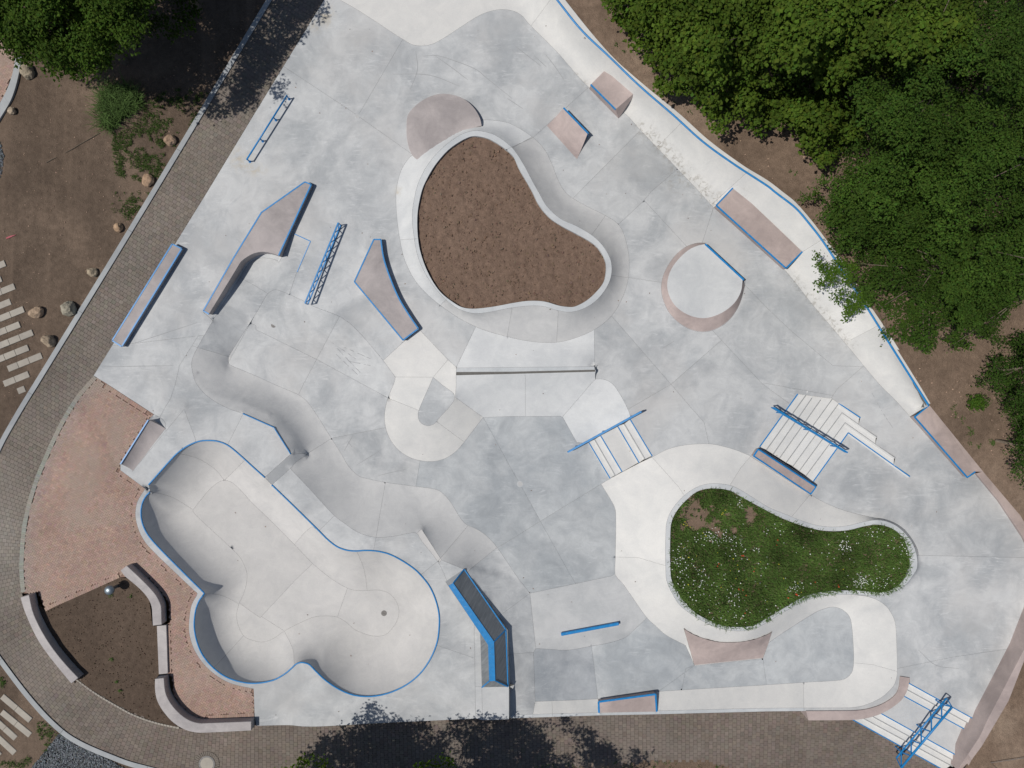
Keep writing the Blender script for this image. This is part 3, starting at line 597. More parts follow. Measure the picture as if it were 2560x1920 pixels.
WBANK = [f for f in FIELDS if f[1] == 'bank'][-1][0]
def build_park():
    pts, pz, edges, ez = [], [], [], []
    for P, V, closed in LINES:
        b = len(pts); n = len(P)
        for i in range(n):
            pts.append(P[i]); pz.append(np.nan if V is None else V[i])
        for i in range(n - 1 + (1 if closed else 0)):
            edges.append((b + i, b + (i + 1) % n)); ez.append(V is not None)
    nl = len(pts); LP = np.array(pts)
    # inner points on a jittered hex grid, kept off the lines
    mask = np.zeros((1300, 1200), bool)
    for a, b in edges:
        p, q = LP[a], LP[b]; m = int(np.linalg.norm(q - p) // 1.5) + 2
        for s in np.linspace(0, 1, m):
            i, j = int((p[0] + (q[0] - p[0]) * s + 60) / 2.2), int((p[1] + (q[1] - p[1]) * s + 120) / 2.2)
            if 0 < i < 1299 and 0 < j < 1199: mask[i-1:i+2, j-1:j+2] = True
    def grid(x0, x1, y0, y1, d):
        xs = np.arange(x0, x1, d); ys = np.arange(y0, y1, d * 0.866)
        X, Y = np.meshgrid(xs, ys); X = X + (np.arange(len(ys)) % 2)[:, None] * d / 2
        G = np.stack([X.ravel(), Y.ravel()], 1); return G + RNG.uniform(-.12, .12, G.shape) * d
    G = grid(220, 2650, -60, 1830, 11.0); inb = pip(G, BOWL); G = G[pip(G, OUT) & ~inb]
    B = grid(340, 1110, 1090, 1750, 6.5); B = B[pip(B, BOWL)]
    P2 = grid(470, 900, 780, 1200, 7.0); P2 = P2[pip(P2, poly(pit_lip, foot_w[:40][::-1]))]
    G = np.vstack([G, B, P2])
    ii = ((G[:, 0] + 60) / 2.2).astype(int).clip(0, 1299); jj = ((G[:, 1] + 120) / 2.2).astype(int).clip(0, 1199)
    G = G[~mask[ii, jj]]
    allp = np.vstack([LP, G])
    vs, es, fs, ov, oe, of = delaunay_2d_cdt([Vector((p[0], p[1])) for p in allp], edges, [], 0, 0.02)
    UV = np.array([(v.x, v.y) for v in vs]); F = np.array(fs); nv = len(UV)
    Z = np.full(nv, np.nan)
    for i, src in enumerate(ov):
        for s in src:
            if s < nl and not np.isnan(pz[s]): Z[i] = pz[s]; break
    hard = {}
    for (a, b), src in zip(es, oe):
        if src:
            hard[(min(a, b), max(a, b))] = True
            for w in (a, b):
                if np.isnan(Z[w]):
                    for s in src:
                        if s < len(edges) and ez[s]:
                            p, q = LP[edges[s][0]], LP[edges[s][1]]; d = q - p
                            f = float(np.clip(((UV[w] - p) @ d) / (d @ d + 1e-9), 0, 1))
                            Z[w] = pz[edges[s][0]] * (1 - f) + pz[edges[s][1]] * f; break
    cen = UV[F].mean(1)
    keep = pip(cen, OUT)
    for h in HOLES: keep &= ~pip(cen, h)
    F = F[keep]; cen = cen[keep]
    # orient upwards (v runs downwards, so world up needs clockwise in pixels)
    a, b, c = UV[F[:, 0]], UV[F[:, 1]], UV[F[:, 2]]
    area = (b[:, 0]-a[:, 0])*(c[:, 1]-a[:, 1]) - (b[:, 1]-a[:, 1])*(c[:, 0]-a[:, 0])
    F[area > 0] = F[area > 0][:, ::-1]
    # smooth membrane between the lines of known height (cotangent weights, conjugate gradients)
    A_, B_, W_ = [], [], []
    for k in range(3):
        i, j, l = F[:, k], F[:, (k+1) % 3], F[:, (k+2) % 3]
        e1, e2 = UV[i] - UV[l], UV[j] - UV[l]
        cot = (e1 * e2).sum(1) / (np.abs(e1[:, 0]*e2[:, 1] - e1[:, 1]*e2[:, 0]) + 1e-6)
        A_.append(i); B_.append(j); W_.append(np.clip(cot, 0.02, 20))
    ia, ib, w = np.concatenate(A_), np.concatenate(B_), np.concatenate(W_)
    known = ~np.isnan(Z); z = np.where(known, Z, -0.3); free = ~known
    def Lap(x): return np.bincount(ia, w * (x[ia] - x[ib]), nv) + np.bincount(ib, w * (x[ib] - x[ia]), nv)
    diag = np.bincount(ia, w, nv) + np.bincount(ib, w, nv) + 1e-9
    r = np.where(free, -Lap(z), 0.0); y = r / diag; p = y.copy(); rs = r @ y
    for it in range(700):
        Ap = np.where(free, Lap(p), 0.0); al = rs / (p @ Ap + 1e-30); z = z + al * p; r = r - al * Ap
        y = r / diag; rn = r @ y
        if rn < 1e-9: break
        p = y + (rn / rs) * p; rs = rn
    # curved profiles: concave transitions
    def curve(mask, lo, hi, e):
        tt = np.clip((z[mask] - lo) / (hi - lo), 0, 1); z[mask] = lo + (hi - lo) * tt ** e
    m = np.where(pip(UV, BOWL) & free)[0]; bc = np.vstack([bowl_fl, bowl_fl[:1]])
    dr = dist_line(UV[m], np.vstack([BOWL, BOWL[:1]])); df = dist_line(UV[m], bc); inf = pip(UV[m], bowl_fl)
    dA, dB = dist_line(UV[m], rimA), dist_line(UV[m], np.vstack([rimB, rimC])); k = np.clip(0.5 + (dB - dA) / 40, 0, 1)
    tt = np.where(inf, 1.0, dr / (dr + df + 1e-6)); tp_ = 0.3 * k * k * (3 - 2 * k)
    z[m] = tp_ + (BD - tp_) * (1 - (1 - tt) ** 2.0)
    m = pip(UV, kid_foot) & free; curve(m, 0.0, 0.56, 1.8)
    m = pip(UV, WBANK) & free & (z < 0); wj = np.clip(dist_line(UV[m], t(0,1,(1600,1312),(1985,1425),(2100,1440))) / 70, 0, 1); curve(m, MP, 0.0, 1 + 0.65 * wj)
    m = pip(UV, poly(ne_foot, ne_lip[::-1])) & free & (z > 0); curve(m, 0.0, 1.2, 1.8)
    # components
    par = np.arange(len(F))
    def find(x):
        while par[x] != x: par[x] = par[par[x]]; x = par[x]
        return x
    em = {}
    for fi, f in enumerate(F.tolist()):
        for k in range(3):
            e = (f[k], f[(k+1) % 3]); e = e if e[0] < e[1] else (e[1], e[0])
            if e in hard: continue
            o = em.get(e)
            if o is None: em[e] = fi
            else:
                x, y_ = find(fi), find(o)
                if x != y_: par[x] = y_
    lab = np.array([find(i) for i in range(len(F))])
    return UV, z, F, cen, lab
UV, PZ, PF_, PC, LAB = build_park()

used = np.unique(PF_.ravel()); UVF, PZF = UV[used], PZ[used]
def park_z(u, v):
    """height of the concrete at a pixel (nearest vertex)"""
    d = (UVF[:, 0] - u) ** 2 + (UVF[:, 1] - v) ** 2
    i = np.argpartition(d, 4)[:4]; w = 1.0 / (d[i] + 0.02) ** 1.5
    return float((PZF[i] * w).sum() / w.sum())

DIRT_LINES = [(resample(t(2,0,(1110,1125),(1620,1659)) + t(2,1,(1740,130)), 8) + np.array([7, -7]), 24, 1.0), (resample(t(3,1,(200,760),(390,980),(560,1180),(700,1340)), 8) + np.array([6, -5]), 18, 0.8), (resample(t(2,0,(560,650),(660,750)), 8), 10, 0.6)]
def dirt_at(P):
    d = np.zeros(len(P))
    for ln, wd, s in DIRT_LINES: d = np.maximum(d, s * np.clip(1.15 - dist_line(P, ln) / wd, 0, 1))
    for (u, v, r, s) in ((1797, 505, 26, 1.0), (1850, 490, 30, 0.6), (1690, 445, 40, 0.7)):
        d = np.maximum(d, s * np.clip(1.2 - np.hypot(P[:, 0] - u, P[:, 1] - v) / r, 0, 1))
    return d
floor_root = tag(empty('skatepark_floor'), 'smooth grey and white cast concrete of the skate park', kind='structure')
PARK_POS = Wn(UV, PZ)
DIRT = dirt_at(UV)
n_slab = 0
RUST = np.zeros(len(UV))
for (u, v, ru, rv) in ((812, 38, 26, 34), (790, 60, 18, 24), (608, 405, 34, 30), (592, 388, 20, 24), (640, 425, 30, 14), (995, 480, 8, 16), (1570, 1750, 30, 10)):
    RUST = np.maximum(RUST, np.clip(1.2 - np.hypot((UV[:, 0] - u) / ru, (UV[:, 1] - v) / rv), 0, 1))
for lb in np.unique(LAB):
    sel = np.where(LAB == lb)[0]
    F = PF_[sel]; rep = PC[sel]
    ids, inv = np.unique(F.ravel(), return_inverse=True); f = inv.reshape(-1, 3)
    if len(sel) < 3: 
        ar = 0
    mat = 'grey'
    mid = rep[np.argmin(((rep - rep.mean(0)) ** 2).sum(1))]
    votes = {}
    S = rep[:: max(1, len(rep) // 25)]
    matv = np.array(['grey '.strip()] * len(S), dtype=object)
    for fld in FIELDS: matv[pip(S, fld[0])] = fld[1]
    vals, cnt = np.unique(matv.astype(str), return_counts=True); mat = vals[np.argmax(cnt)]
    V = PARK_POS[ids].copy()
    # draw the edges in by a few millimetres: an open joint
    cntd = {}
    for tri in f.tolist():
        for k in range(3):
            e = (tri[k], tri[(k+1) % 3]); cntd[e] = cntd.get(e, 0) + 1
    push = np.zeros((len(V), 2))
    bset = [e for e in cntd if (e[1], e[0]) not in cntd]
    for a, b in bset:
        d = V[b, :2] - V[a, :2]; n = np.array([-d[1], d[0]]); ln = np.hypot(*n) + 1e-9
        push[a] += n / ln; push[b] += n / ln
    ln = np.hypot(push[:, 0], push[:, 1]); ok = ln > 1e-6
    g_ = 0.0038 if mat != 'groove' else 0.001
    V[ok, :2] += push[ok] / ln[ok][:, None] * g_
    if mat == 'groove': V[:, 2] -= 0.05
    o = big_mesh('concrete_slab', V, f, M[mat], floor_root, smooth=True)
    at = o.data.attributes.new('dirt', 'FLOAT', 'POINT'); at.data.foreach_set('value', DIRT[ids].astype(np.float32))
    if RUST[ids].max() > 0:
        at = o.data.attributes.new('rust', 'FLOAT', 'POINT'); at.data.foreach_set('value', RUST[ids].astype(np.float32))
    n_slab += 1
bedV = PARK_POS.copy(); bedV[:, 2] -= 0.03
big_mesh('slab_bed', bedV, PF_, M['bed'], floor_root, smooth=True)
print('slabs', n_slab, 'tris', len(PF_))
def wall_down(line, zs, depth, name, mat, parent, off=0.0):
    """outer face of the slab: from the edge of the concrete straight down"""
    P = np.asarray(line); z = np.asarray(zs) * np.ones(len(P)); T = Wn(P, z); Bm = T.copy(); Bm[:, 2] = T[:, 2] - depth
    n = len(P); f = [(i, i + 1, i + 1 + n, i + n) for i in range(n - 1)]
    return mesh_obj(name, np.vstack([T, Bm]), f, mat, parent)
for nm, ln in (('west', west), ('brick', brick_edge), ('deckw', deck_w), ('ring', ring_o), ('ring2', ring_o2), ('br', b_right), ('s1', south1), ('s2', south2), ('s3', south3), ('st3', stair3_top), ('q', qtr_edge), ('ei', east_in), ('out', deck_out)):
    zz = [park_z(*p) for p in ln]
    wall_down(ln, zz, 0.35 if nm not in ('s1', 's2', 's3', 'out') else 1.4, 'slab_edge', M['rim'], floor_root)
# beds' inner faces
for ln, dz in ((kid_in, 0.5), (fl_in, 0.6)):
    ln = np.vstack([ln, ln[:1]]); wall_down(ln, [park_z(*p) for p in ln], dz, 'bed_wall', M['rim'], floor_root)
def coping(line, r, name='coping', zoff=0.0, closed=False):
    P = np.asarray(line); z = np.array([park_z(*p) for p in P]) + zoff
    return MB().tube(Wn(P, z), r, 8, closed).build(name, M['blue'], floor_root, True)
coping(ne_lip, 0.05, zoff=0.012); coping(rimA, 0.038, zoff=0.01)
coping(np.vstack([rimB, rimC]), 0.038, zoff=0.01)
coping(plat, 0.03, zoff=0.01)

# ------------------------------------------------------------------ ground outside the concrete
def patch(name, polypx, zf, spacing, mat, parent=None, kind='structure', rough=0.0, rs=1.0, label=None, smooth=True, holes=()):
    P = np.asarray(polypx, float); x0, y0 = P.min(0); x1, y1 = P.max(0)
    xs = np.arange(x0, x1, spacing); ys = np.arange(y0, y1, spacing * 0.866)
    X, Y = np.meshgrid(xs, ys); X = X + (np.arange(len(ys)) % 2)[:, None] * spacing / 2
    G = np.stack([X.ravel(), Y.ravel()], 1); G = G + RNG.uniform(-.15, .15, G.shape) * spacing
    G = G[pip(G, P)]; G = G[dist_line(G, np.vstack([P, P[:1]])) > spacing * 0.35]
    b = resample(P, spacing, False, None, True); n = len(b)
    allp = np.vstack([b, G])
    vs, es, fs, ov, oe, of = delaunay_2d_cdt([Vector(p) for p in allp], [(i, (i+1) % n) for i in range(n)], [], 1, 0.01)
    uv = np.array([(v.x, v.y) for v in vs]); z = np.asarray(zf(uv), float) * np.ones(len(uv))
    if rough > 0: z = z + rough * fbm(uv * PX, rs, 5, 3.1)
    F = np.array(fs); V = Wn(uv, z)
    a, b_, c = V[F[:, 0]], V[F[:, 1]], V[F[:, 2]]
    ar = (b_[:, 0]-a[:, 0])*(c[:, 1]-a[:, 1]) - (b_[:, 1]-a[:, 1])*(c[:, 0]-a[:, 0]); F[ar < 0] = F[ar < 0][:, ::-1]
    o = big_mesh(name, V, F, mat, parent, smooth=smooth)
    if kind: o['kind'] = kind
    if label: o['label'] = label
    return o

# the wide ground that everything lies on, out to the horizon
R0 = 900.0
gv = [(-R0, -R0, -4.2), (R0, -R0, -4.2), (R0, R0, -4.2), (-R0, R0, -4.2)]
tag(mesh_obj('ground', gv, [(0, 1, 2, 3)], M['drysoil']), 'bare brown ground reaching to the horizon', kind='structure')

# soil west of the path, north-east of the bank, south of the path
kerb_w = resample([(830, -250), (640, 65), (330, 580), (100, 955), (48, 1040), (0, 1128), (-60, 1280), (-75, 1420), (-45, 1550), (0, 1640), (155, 1822), (300, 1895), (420, 1930), (560, 1985)], 12, True)
soil_w = np.vstack([kerb_w, [(560, 2500), (-900, 2500), (-900, -700), (830, -700)]])
patch('soil_west', soil_w, lambda p: -0.06 + 0 * p[:, 0], 30, M['soil'], rough=0.035, rs=0.5, label='bare dark brown soil with weeds west of the path')
def z_ne(p):
    d = np.clip((p[:, 1] - 880) / 750, 0, 1); d = d * d * (3 - 2 * d)
    return 1.13 - 1.85 * d
e_out = t(3,2,(1415,160),(1900,760),(2212,1128)) + [(2636, 1416), (2634, 1472)] + t(3,3,(2080,1080),(1950,1300),(1850,1470),(1760,1590),(1720,1659)) + [(2405, 1960)]
soil_e = np.vstack([deck_out[::1] + [-3, 3], np.array(e_out) + [-8, 4], [(2400, 2500), (3500, 2500), (3500, -700), (1300, -700)]])
patch('soil_east', soil_e, z_ne, 26, M['drysoil'], rough=0.05, rs=0.4, label='dry brown soil under the trees east of the bank')
path_out_s = [(560, 1985), (1000, 1985), (1420, 1912), (1640, 1898), (1752, 1894), (1850, 1922), (1980, 1990)]
soil_s = np.array(path_out_s + [(1980, 2500), (560, 2500)], float)
patch('soil_south', soil_s, lambda p: zpath(p[:, 0]) - 0.03, 30, M['drysoil'], rough=0.03, rs=0.6, label='dry soil strip along the south side of the path')

# ------------------------------------------------------------------ paved path
path_in = np.vstack([west[::1], [(234, 939), (190, 990), (150, 1055), (118, 1122), (82, 1210), (57, 1305), (48, 1410), (52, 1490)], t(0,3,(175,185),(210,300),(260,420),(330,560),(420,690),(520,815),(615,930),(670,920),(830,1030),(1000,1130),(1150,1210),(1350,1280),(1550,1322),(1700,1357),(2170,1340)), [(640, 1816)], south1, south2, t(3,3,(350,1250),(720,1248),(735,1248),(1480,1665)), [(2430, 1990)]])
path_poly = np.vstack([kerb_w, path_out_s[1:], [(2060, 2000)], path_in[::-1]])
patch('path', path_poly, lambda p: zpath(p[:, 0]) - 0.07, 24, M['joint'], label='path of grey brown block pavers around the skate park')
path_o = bpy.data.objects['path']
# blocks: courses square to the centre line
cl = resample([(800, -95), (745, 0), (175, 937), (100, 1070), (30, 1210), (-10, 1350), (0, 1470), (50, 1590), (130, 1690), (240, 1780), (370, 1840), (520, 1868), (700, 1872), (1100, 1860), (1600, 1845), (2000, 1850), (2500, 1890)], 1.0, True)
seg = np.hypot(*np.diff(cl, axis=0).T); cs = np.concatenate([[0], np.cumsum(seg)])
def cl_at(s):
    return np.array([np.interp(s, cs, cl[:, 0]), np.interp(s, cs, cl[:, 1])])
def block(cx, ax, ay, zt, dz, hx, hy, tilt):
    """a paver as a chamfered block: top, chamfer, sides"""
    pass
def pavers():
    quads, tint, cen = [], [], []
    du = 9.8; n = int(cs[-1] / du); lat = np.arange(-175, 176, 11.0)
    for i in range(n):
        s0, s1 = i * du, (i + 1) * du
        p0, p1 = cl_at(s0), cl_at(s1)
        d0 = cl_at(s0 + 6) - cl_at(max(s0 - 6, 0)); d1 = cl_at(s1 + 6) - cl_at(max(s1 - 6, 0))
        n0 = np.array([-d0[1], d0[0]]) / np.hypot(*d0); n1 = np.array([-d1[1], d1[0]]) / np.hypot(*d1)
        off = (i % 2) * 5.5
        for a in lat:
            q = [p0 + n0 * (a + off), p1 + n1 * (a + off), p1 + n1 * (a + off + 11), p0 + n0 * (a + off + 11)]
            quads.append(q); cen.append(np.mean(q, 0))
    Q = np.array(quads); C = np.array(cen)
    inside = pip(C, path_poly) | (dist_line(C, np.vstack([path_poly, path_poly[:1]])) < 6.5)
    b = np.vstack([path_poly, path_poly[:1]])
    return Q[inside], C[inside]
Q, C = pavers()
# area test: drop blocks folded over themselves on the inside of a bend
ar = 0.5 * np.abs((Q[:, 2, 0]-Q[:, 0, 0])*(Q[:, 3, 1]-Q[:, 1, 1]) - (Q[:, 3, 0]-Q[:, 1, 0])*(Q[:, 2, 1]-Q[:, 0, 1]))
ok = ar > 45; Q, C = Q[ok], C[ok]
def paver_geo(Q, C, zc, gap=0.0035, ch=0.006, drop=0.06, jit=0.003):
    """arrays for many blocks: 12 vertices each (top, shoulder, foot)"""
    n = len(Q); zt = zc + RNG.uniform(-jit, jit, n)
    P = np.stack([Wn(Q[:, k], zt) for k in range(4)], 1)           # n,4,3
    m = P.mean(1, keepdims=True); d = P - m; ln = np.linalg.norm(d[:, :, :2], axis=2, keepdims=True)
    tilt = RNG.uniform(-0.012, 0.012, (n, 1, 2)); 
    top = m + d * (1 - (gap + ch) * 1.414 / ln); sh = m + d * (1 - gap * 1.414 / ln); ft = sh.copy()
    dzt = (top[:, :, :2] - m[:, :, :2]) * tilt; top[:, :, 2] += dzt.sum(2); sh[:, :, 2] += dzt.sum(2) - ch * 0.6; ft[:, :, 2] -= drop
    V = np.concatenate([top, sh, ft], 1)                            # n,12,3
    f = [[0, 1, 2, 3]]
    for r in (0, 4):
        for k in range(4): f.append([r + k, r + 4 + k, r + 4 + (k+1) % 4, r + (k+1) % 4])
    return V, np.array(f)
zc = zpath(C[:, 0]) - 0.018
PV, pf = paver_geo(Q, C, zc)
# face winding upwards
nz = np.cross(PV[0, 1] - PV[0, 0], PV[0, 2] - PV[0, 0])[2]
if nz < 0: pf = pf[:, ::-1]
dust = np.clip(1.2 - np.hypot((C[:, 0] - 5) / 75, (C[:, 1] - 1330) / 190), 0, 1)[:, None]
dust2 = np.clip(1.2 - np.abs(C[:, 0] * 0.855 + C[:, 1] * 0.52 - 650) / 60, 0, 1)[:, None] * (C[:, 1] < 1000)[:, None]
base_t = RNG.normal(1.0, 0.07, (len(C), 1)) * np.array([1.0, 1.0, 1.0]) + RNG.normal(0, 0.02, (len(C), 3))
cloud = fbm(C * PX, 0.35, 4, 9.0)[:, None]
base_t = base_t * (1 + 0.18 * cloud) + dust * np.array([0.35, 0.42, 0.45])
warm = np.clip((C[:, 1:2] - 1500) / 250, 0, 1) * np.clip((C[:, 0:1] - 100) / 300, 0, 1)
base_t = base_t * (1 - warm * np.array([0.0, 0.03, 0.04])) + (1 - warm) * np.array([0.10, 0.12, 0.12]) * 0.6
base_t = np.clip(base_t, 0.5, 1.9)
# the 300 blocks nearest to the planter in the bend are single pieces, the rest one piece of stuff
near = np.argsort(np.hypot(C[:, 0] - 300, C[:, 1] - 1760))
inview = (C[:, 0] > 2) & (C[:, 0] < 2558) & (C[:, 1] > 2) & (C[:, 1] < 1918)
near = [i for i in near if inview[i]][:300]; rest = np.setdiff1d(np.arange(len(C)), near)
def stuff_blocks(name, V, f, tint, mat, parent):
    n, k = V.shape[0], V.shape[1]
    F = (f[None] + (np.arange(n) * k)[:, None, None]).reshape(-1, 4)
    o = big_mesh(name, V.reshape(-1, 3), F, mat, parent, tint=np.repeat(tint, k, 0)); o['kind'] = 'stuff'; return o
stuff_blocks('paver_field', PV[rest], pf, base_t[rest], M['paver'], path_o)
for i in near:
    big_mesh('paver', PV[i], pf, M['paver'], path_o, tint=np.repeat(base_t[i:i+1], 12, 0))
print('pavers', len(C))

# kerb stones along the outer side of the path
kerb_root = tag(empty('kerb'), 'pale grey kerb along the outer side of the block path', kind='structure')
kw = resample(kerb_w, 4.0, False); ks = np.concatenate([[0], np.cumsum(np.hypot(*np.diff(kw, axis=0).T))])
cuts_px = [(690, -30), (570, 171), (450, 376), (324, 578), (200, 780), (77, 985), (-40, 1230), (-60, 1500), (4, 1648), (158, 1824), (370, 1916), (545, 1980)]
cut_i = sorted(int(np.argmin(((kw - c) ** 2).sum(1))) for c in cuts_px)
tang = np.gradient(kw, axis=0); nrm = np.stack([-tang[:, 1], tang[:, 0]], 1); nrm /= np.linalg.norm(nrm, axis=1)[:, None]
# normal pointing away from the path (to the west / outside)
if nrm[20, 0] > 0: nrm = -nrm
for a, b in zip(cut_i[:-1], cut_i[1:]):
    P = kw[a:b+1]; Nn = nrm[a:b+1]; z0 = zpath(P[:, 0])
    P = P.copy(); e0 = (P[1] - P[0]); P[0] += e0 / np.linalg.norm(e0) * 0.3; e1 = P[-2] - P[-1]; P[-1] += e1 / np.linalg.norm(e1) * 0.3
    rows = []
    for off, dz in ((-0.5, -0.12), (-0.5, 0.028), (0.2, 0.04), (11.6, 0.045), (12.3, 0.033), (12.3, -0.2)):
        rows.append(Wn(P + Nn * off, z0 + dz))
    V = np.concatenate(rows); n = len(P); f = []
    for r in range(5):
        for i in range(n - 1): f.append((r*n + i, r*n + i + 1, (r+1)*n + i + 1, (r+1)*n + i))
    mesh_obj('kerb_stone', V, f, M['kerb'], kerb_root)

# ------------------------------------------------------------------ red brick terrace in herringbone
brick_poly = np.vstack([[(234, 939), (268, 960), (385, 1036)], t(0,2,(1280,310),(1040,690),(1040,745),(1255,905)), ring_o, ring_o2, t(0,3,(2192,975),(2200,1220),(1760,1240),(1650,1210),(1560,1130),(1500,1020),(1490,880),(1450,850),(1437,420),(1470,400),(1465,250),(1420,160),(1290,20),(1190,0),(1040,12),(700,165),(480,262),(395,305),(330,140),(215,150)), [(50, 1480), (48, 1410), (57, 1305), (82, 1210), (118, 1122), (150, 1055), (190, 990)]])
patch('brick_terrace', brick_poly, lambda p: -0.05 + 0 * p[:, 0], 40, M['brickjoint'], label='terrace of red brick laid in herringbone beside the bowl')
brick_o = bpy.data.objects['brick_terrace']
edge_out = resample([(234, 939), (190, 990), (150, 1055), (118, 1122), (82, 1210), (57, 1305), (48, 1410), (52, 1485)], 3, True)
borders = [(edge_out, 1, 11), (resample(t(0,2,(925,0),(1280,232)), 3, False), 1, 10), (ring_o2, 1, 9), (ring_o, 1, 9), (resample(t(0,3,(395,305),(480,262),(700,165),(1040,12)), 3, False), -1, 9), (resample(t(0,3,(1437,425),(1450,850)), 3, False), 1, 9), (resample(t(0,2,(1040,745),(1255,905)), 3, False), 1, 9), (resample(t(0,3,(1800,1238),(2200,1215)), 3, False), -1, 9)]
BQ = []
# soldier courses along the borders
bmask = []
for ln, sd, wd in borders:
    ln = np.asarray(ln); l = np.concatenate([[0], np.cumsum(np.hypot(*np.diff(ln, axis=0).T))])
    for k in range(int(l[-1] / 5.2)):
        q = []
        for s in (k * 5.2, (k + 1) * 5.2):
            p = np.array([np.interp(s, l, ln[:, 0]), np.interp(s, l, ln[:, 1])]); p2 = np.array([np.interp(s + 1, l, ln[:, 0]), np.interp(s + 1, l, ln[:, 1])]); p1 = np.array([np.interp(s - 1, l, ln[:, 0]), np.interp(s - 1, l, ln[:, 1])])
            d = p2 - p1; nn = np.array([d[1], -d[0]]) / (np.hypot(*d) + 1e-9)
            q.append((p, nn))
        # choose the side that lies on the terrace
        mid = (q[0][0] + q[1][0]) / 2; nn = q[0][1]
        sgn = 1 if pip([mid + nn * 6], brick_poly)[0] else -1
        qq = [q[0][0], q[1][0], q[1][0] + sgn * q[1][1] * wd, q[0][0] + sgn * q[0][1] * wd]
        if pip([np.mean(qq, 0)], brick_poly)[0]: BQ.append(qq)
nb_border = len(BQ)
# herringbone field, bricks 0.20 x 0.10
bl, bw = 10.0, 5.0; th = math.radians(-58); ca, sa = math.cos(th), math.sin(th)
Rm = np.array([[ca, -sa], [sa, ca]]); o0 = np.array([300.0, 1350.0])
for i in range(-150, 150):
    for j in range(-40, 40):
        # unit cell of the 2:1 herringbone
        for kind in (0, 1):
            if kind == 0: x, y, w, h = i * bw + j * 2 * bl, i * bw, bl, bw
            else: x, y, w, h = i * bw + bl + j * 2 * bl, i * bw - bw, bw, bl
            c = o0 + Rm @ np.array([x + w / 2, y + h / 2])
            if not (20 < c[0] < 660 and 920 < c[1] < 1830): continue
            BQ.append([o0 + Rm @ np.array(p) for p in ((x, y), (x + w, y), (x + w, y + h), (x, y + h))])
BQ = np.array(BQ); BC = BQ.mean(1)
ins = pip(BC, brick_poly)
dborder = np.full(len(BC), 1e9)
for ln, sd, wd in borders: dborder = np.minimum(dborder, dist_line(BC, ln) - wd)
fieldm = np.arange(len(BQ)) >= nb_border
dedge = dist_line(BC, np.vstack([brick_poly, brick_poly[:1]]))
ok = ins & (~fieldm | ((dborder > 0.2) & (dedge > 0.8)))
BQ, BC, fieldm = BQ[ok], BC[ok], fieldm[ok]
ar2 = (BQ[:, 1, 0]-BQ[:, 0, 0])*(BQ[:, 2, 1]-BQ[:, 0, 1]) - (BQ[:, 1, 1]-BQ[:, 0, 1])*(BQ[:, 2, 0]-BQ[:, 0, 0])
BQ[ar2 > 0] = BQ[ar2 > 0][:, ::-1]
bz = np.where(fieldm, 0.0, 0.004)
BV, bf = paver_geo(BQ, BC, bz - 0.012, 0.0025, 0.004, 0.04, 0.002)
nz = np.cross(BV[0, 1] - BV[0, 0], BV[0, 2] - BV[0, 0])[2]
if nz < 0: bf = bf[:, ::-1]
bt = RNG.normal(1.0, 0.06, (len(BC), 1)) + RNG.normal(0, 0.025, (len(BC), 3))
bt = bt * (1 + 0.16 * fbm(BC * PX, 0.4, 4, 2.0)[:, None])
edge_f = np.clip(1.1 - dist_line(BC, edge_out) / 45, 0, 1)[:, None]
bt = bt * (1 - edge_f * np.array([0.16, 0.02, -0.06])) 
bt = np.where((~fieldm[:, None]) & (dist_line(BC, edge_out) < 14)[:, None], bt * np.array([0.88, 1.12, 1.12]), bt)
bt = np.clip(bt, 0.5, 1.6)
nb = np.argsort(np.hypot(BC[:, 0] - 500, BC[:, 1] - 1680))
nb = list(nb[:300]); rb = np.setdiff1d(np.arange(len(BC)), nb)
stuff_blocks('brick_field', BV[rb], bf, bt[rb], M['brick'], brick_o)
for i in nb: big_mesh('brick', BV[i], bf, M['brick'], brick_o, tint=np.repeat(bt[i:i+1], 12, 0))
print('bricks', len(BC))

# brick terrace and kerb at the upper left corner
b2_poly = np.array(t(0,0,(-300,200),(0,330),(140,480),(125,540),(100,650),(60,765),(0,885),(-300,1200)))
patch('brick_terrace', b2_poly, lambda p: -0.05 + 0 * p[:, 0], 40, M['brickjoint'], label='corner of another red brick terrace at the left edge')
b2_o = bpy.data.objects['brick_terrace.001']
Q2 = []
for i in range(-120, 120):
    for j in range(-20, 20):
        for kind in (0, 1):
            if kind == 0: x, y, w, h = i * bw + j * 2 * bl, i * bw, bl, bw
            else: x, y, w, h = i * bw + bl + j * 2 * bl, i * bw - bw, bw, bl
            q4 = [np.array([0.0, 180.0]) + Rm @ np.array(p) for p in ((x, y), (x, y + h), (x + w, y + h), (x + w, y))]
            if pip([np.mean(q4, 0)], b2_poly)[0]: Q2.append(q4)
Q2 = np.array(Q2); C2 = Q2.mean(1); ar2 = (Q2[:, 1, 0]-Q2[:, 0, 0])*(Q2[:, 2, 1]-Q2[:, 0, 1]) - (Q2[:, 1, 1]-Q2[:, 0, 1])*(Q2[:, 2, 0]-Q2[:, 0, 0])
Q2[ar2 > 0] = Q2[ar2 > 0][:, ::-1]
B2, f2 = paver_geo(Q2, C2, 0 * C2[:, 0] - 0.012, 0.0025, 0.004, 0.04, 0.002)
if np.cross(B2[0, 1] - B2[0, 0], B2[0, 2] - B2[0, 0])[2] < 0: f2 = f2[:, ::-1]
stuff_blocks('brick_field', B2, f2, np.clip(RNG.normal(1.0, 0.085, (len(C2), 1)) + RNG.normal(0, 0.025, (len(C2), 3)), .5, 1.6), M['brick'], b2_o)
ki = resample(t(0,0,(130,470),(128,520),(105,640),(62,765),(0,885),(-120,1080)), 6, True); ko = resample(t(0,0,(185,470),(178,545),(150,690),(95,860),(0,1022),(-100,1180)), 6, True)
